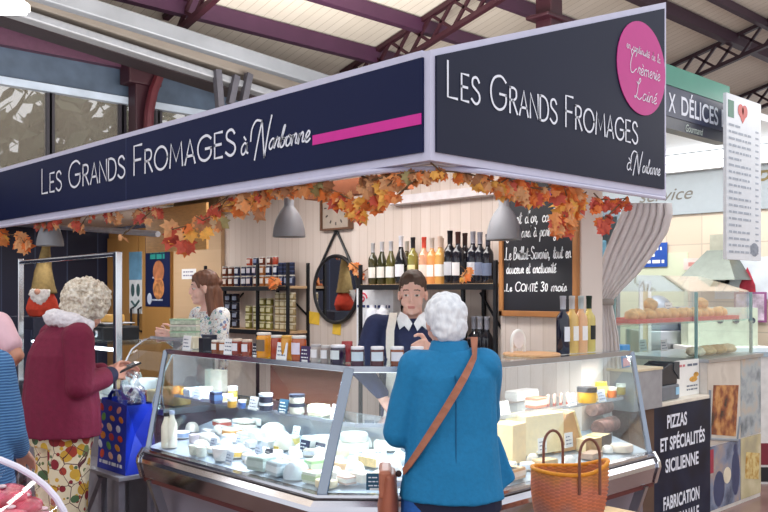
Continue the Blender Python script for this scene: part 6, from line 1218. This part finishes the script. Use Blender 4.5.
for k in range(20): mb = MB(); squiggle(mb, (-.25, -.0125, .36-.047*k), (1, 0, 0), (0, 0, 1), (.36 if k % 5 else .2), .03, .016, k); mb.build('printed_line', mat('#a9b1be', .6), t); MB().bb(.19, .24, -.0135, -.012, .36-.047*k, .372-.047*k).build('printed_price', mat('#a9b1be', .6), t)
MB().bb(-.26, -.17, -.014, -.012, .42, .54).build('green_mark', mat('#4a7f6a', .5), t); mb = MB(); [mb.lathe([(0, 0), (.045, 0), (.045, .002), (0, .002)], (x, -.013, .49), 16, rot=M.Rotation(PI/2, 3, 'X')) for x in (-.06, .005)]; mb.prism([(-.1, -.0145, .475), (.045, -.0145, .475), (-.028, -.0145, .40)], (0, .002, 0)); mb.build('red_heart', mat('#d2554e', .5), t)
MB().bb(.05, .25, .01, .08, .38, .55).build('bracket', STEEL, t)
mb = MB(); mb.ell((.17, -.0135, -.50), (.07, .002, .05)); mb.build('printed_vignette', mat('#8f97a4', .6, 0, .3, 20), t)
# back wall
n = NT('wall_tiles'); tc = n.add('TexCoord').outputs['Object']; sp_ = n.add('SeparateXYZ', {0: tc}); cb = n.add('CombineXYZ', {0: sp_.outputs[1], 1: sp_.outputs[2]}).outputs[0]
br = n.add('TexBrick', {'Vector': cb, 'Color1': lin('#e0cfbc'), 'Color2': lin('#d5c4b0'), 'Mortar': lin('#c0b2a2'), 'Scale': 1.0, 'Mortar Size': .006, 'Brick Width': .4, 'Row Height': .3}, offset=0.0)
TILE = n.pbr(br.outputs[0], .3); XW = 6.0
struct(MB().bb(XW, XW+.1, -6, 6, 0, 3.08).build('wall_right', TILE)); struct(MB().bb(XW-.03, XW, -6, 6, 2.42, 2.86).build('trim_5', mat('#a3acb2', .4, 0, .03)))
struct(MB().bb(XW-.012, XW, 1.75, 6, 0, 2.02).build('trim_6', mat('#cfd6bc', .4, 0, .06, 2)))
struct(MB().bb(2.5, XW, .45, 6, 3.05, 3.11).build('ceiling_shop', mat('#e9ecee', .5, 0, .02)))
t = thing('light_box', 'long white light box over the rear wall of the pizza stall', 'light', (XW-.1, 1.6, 3.1)); MB().bb(-.02, .095, -1.4, 3.5, -.24, -.06).build('casing', WHITE, t); MB().bb(-.03, -.02, -1.39, 3.49, -.23, -.165).bb(-.03, -.02, -1.39, 3.49, -.145, -.07).build('diffuser', emis('#f6fbff', 5), t)
lamp('shop_light', 'AREA', (4.6, 2.0, 3.03), 72, (1, .985, .96), 1.6, 3.0); lamp('shop_light', 'AREA', (4.9, -.6, 3.2), 18, (1, .98, .95), 1.4, 1.4)
a = onX(692, 202, XW-.03); t = thing('wall_lettering', 'grey script lettering on the pale band of the pizza stall wall', 'lettering', (XW-.031, a.y, 2.58)); typed('service', (0, .62, 0), (0, -1, 0), (0, 0, 1), mat('#6f6a62', .6), 'letters', t, .13, 1, .35, .003, .001, width=.62)
a = onX(752, 190, XW-.03); t = thing('wall_lettering', 'brown-gold script lettering on the pale band beside the menu board', 'lettering', (XW-.031, a.y, a.z)); typed('Pizza', (0, 0, 0), (0, -1, 0), (0, 0, 1), mat('#7d6c42', .6), 'letters', t, .19, 1.0, .35, .006, .001)
a = onX(757, 163, XW-.03); t = thing('wall_lettering', 'single gold letters high on the wall right of the menu board', 'lettering', (XW-.05, a.y, a.z)); typed('u', (0, 0, 0), (0, -1, 0), (0, 0, 1), mat('#8f7a48', .6), 'letters', t, .11, 1.2, .35, .006, .001)
p = onX(655, 255, XW-.012); t = thing('wall_sign', 'small blue sign with white lines on the tiled wall', 'sign', (XW-.02, p.y, p.z)); MB().bb(-.01, .0, -.15, .15, -.13, .13).build('plate', mat('#2450a8', .4), t); mb = MB(); [squiggle(mb, (-.0105, w_, z), (0, -1, 0), (0, 0, 1), 2*w_, .035, .035, i+3) for i, (w_, z) in enumerate(((.09, .05), (.04, -.02), (.12, -.09)))]; mb.build('lettering', CARD, t)
for px, py, w_, h, c, lb in ((723, 265, .10, .16, '#2f7f90', 'small teal notice on the wall beside the extractor hood'), (722, 279, .08, .10, '#5f7f8a', 'small grey-blue notice below the teal one'), (692, 264, .09, .12, '#e6d2cc', 'small pale notice with a red mark left of the extractor hood')):
    p = onX(px, py, XW-.012); t = thing('wall_notice', lb, 'notice', (XW-.014, p.y, p.z)); MB().bb(-.006, 0, -w_, w_, -h/2, h/2).build('plate', mat(c, .5), t); MB().bb(-.008, -.006, -w_*.5, w_*.4, -h*.2, h*.15).build('mark', CARD if px > 700 else mat('#c98a84', .5), t)
p = onX(714, 272, 5.6); t = thing('extractor_hood', 'sloping grey extractor hood over the pizza oven', 'hood', (5.6, p.y+.05, 1.72))
MB().add([(.0, -.26, 0), (.38, -.26, 0), (.38, .34, 0), (.0, .34, 0), (.2, -.08, .30), (.38, -.08, .30), (.38, .12, .30), (.2, .12, .30), (.2, -.08, .30)], [(0, 3, 2, 1), (4, 5, 6, 7), (0, 1, 5, 4), (1, 2, 6, 5), (2, 3, 7, 6), (3, 0, 4, 7)]).build('hood', mat('#6b726b', .35, .4), t); MB().bb(.22, .38, -.06, .10, .30, .46).build('flue', mat('#b9b8a8', .35, .4), t)
p = onX(757, 277, XW-.01); t = thing('poster', 'white poster with a red and white figure shape beside the menu board', 'poster', (XW-.014, p.y+.09, p.z)); MB().bb(-.006, 0, -.42, .34, -.22, .20).build('sheet', mat('#d8dfe8', .5, 0, .12, 6), t); MB().lathe([(.09, -.2), (.08, -.08), (.03, .04), (.0, .10)], (-.01, .0, 0), 14, sc=(.05, 1)).build('printed_shape', mat('#b8354a', .5, 0, .4, 10), t)
p = onX(748, 307, XW-.01); t = thing('picture', 'purple framed picture below the white poster', 'picture', (XW-.014, p.y-.03, p.z)); MB().bb(-.02, 0, -.16, .16, -.15, .15).build('frame', mat('#9a5a8c', .5), t); MB().bb(-.022, -.02, -.14, .14, -.13, .13).build('print', mat('#d9c3da', .5, 0, .5, 12), t)
# things behind the showcase
p = W(645, 303, 8.2); t = thing('door_frame', 'white narrow upright frame behind the showcase', 'frame', (p.x, p.y, 0), CRZ); MB().bb(-.055, -.025, -.02, .02, 0, 1.71).bb(.025, .055, -.02, .02, 0, 1.71).bb(-.055, .055, -.02, .02, 1.68, 1.71).build('frame', WHITE, t); MB().bb(-.025, .025, -.005, .005, 0, 1.68).build('panel', mat('#d8c9a2', .5), t)
p = W(662, 330, 8.7); t = thing('kitchen_machine', 'grey steel kitchen machine behind the showcase', 'machine', (p.x, p.y, 0), CRZ); MB().bb(-.3, .28, -.25, .25, 0, 1.22).build('body', STEEL, t, bevel=.01); b = Blob(); b.ell((-.05, 0, 1.40), (.16, .14, .17)); b.bb(-.2, .12, -.13, .13, 1.22, 1.36); b.flesh('head', mat('#8f99a6', .3, .4), t, .015, 2); MB().bb(.15, .28, -.15, .15, 1.22, 1.45).build('panel', mat('#6f7f9a', .4), t)
p = W(724, 345, 8.1); t = thing('work_table', 'pale kitchen worktop with small dark knobs behind the pastries', 'table', (p.x, p.y, 0), CRZ); MB().bb(-.35, .4, -.3, .3, 0, 1.05).build('body', mat('#c9d2d0', .4), t); MB().bb(-.37, .42, -.32, .32, 1.05, 1.09).build('top', WHITE, t); MB().bb(-.30, .36, .1, .3, 1.09, 1.45).build('control_box', mat('#c3cdb9', .5), t); [MB().lathe([(0, 0), (.03, 0), (.03, .02), (0, .02)], (x, .1, 1.33), 14, rot=M.Rotation(PI/2, 3, 'X')).build('knob', mat('#3a4450', .5), t) for x in (0, .15, .30)]
# shelf seen in the gap beside the chalkboard
p = W(590, 280, 8.0); t = thing('display_fridge', 'glass-fronted fridge with shelves seen in the gap beside the chalkboard', 'fridge', (p.x, p.y, 0), CRZ)
MB().bb(-.34, .28, .0, .5, 0, .3).bb(-.34, .28, .48, .5, .3, 2.3).bb(-.34, -.31, 0, .5, .3, 2.3).bb(.25, .28, 0, .5, .3, 2.3).bb(-.34, .28, 0, .5, 2.3, 2.4).build('cabinet', mat('#7b8a94', .4), t); MB().bb(-.02, .02, -.012, .02, .3, 2.3).build('door_frame', mat('#39444e', .4), t); MB().bb(-.31, .25, -.004, .0, .3, 2.3).build('door', GLASSB, t)
for z in (.8, 1.15, 1.5, 1.85): MB().bb(-.31, .25, .03, .47, z, z+.015).build('shelf', mat('#c9d6da', .3), t)
for k, (z, c, lb) in enumerate([(1.166, '#d98a5a', 'orange-brown tray of food on the lower fridge shelf in the gap'), (1.516, '#e0a080', 'salmon-coloured tray of food on the middle fridge shelf in the gap'), (1.866, '#7fb4d0', 'light blue carton on the top fridge shelf in the gap'), (.816, '#c9b090', 'beige tray of food on the bottom fridge shelf in the gap')]):
    q_ = CAM+FWD*8.2+RGT*(1.907-.02); tag(MB().bb(-.2, .2, -.1, .1, 0, .05 if k != 2 else .22).build('food_tray', mat(c, .5, 0, .3, 14), loc=(q_.x, q_.y, z), rz=CRZ, bevel=.008), lb, 'tray' if k != 2 else 'carton')
# far right counter
p = W(775, 470, 7.4); t = thing('rear_counter', 'white counter with a dark red stripe at the edge beyond the pizza display', 'counter', (p.x, p.y, 0), CRZ); MB().bb(-.42, .5, -.2, .3, 0, 1.06).build('body', mat('#e2e0de', .4), t); MB().bb(-.425, .505, -.205, -.2, .16, .34).build('red_stripe', mat('#7d1f30', .4), t); MB().bb(-.425, .505, -.205, -.2, .02, .14).build('plinth', BLACK, t); MB().bb(-.44, .52, -.22, .32, 1.06, 1.10).build('top', mat('#9fb0bc', .3), t)
# added area lights, out of view above the stall tops, brightening the roof underside
lamp('roof_fill', 'AREA', (1.0, 3.2, 2.62), 360, (1, .97, .93), 1.4, 6.0, (PI, 0, 0))
lamp('roof_fill', 'AREA', (4.3, 3.2, 3.2), 380, (1, .97, .93), 2.6, 4.5, (PI, 0, 0))
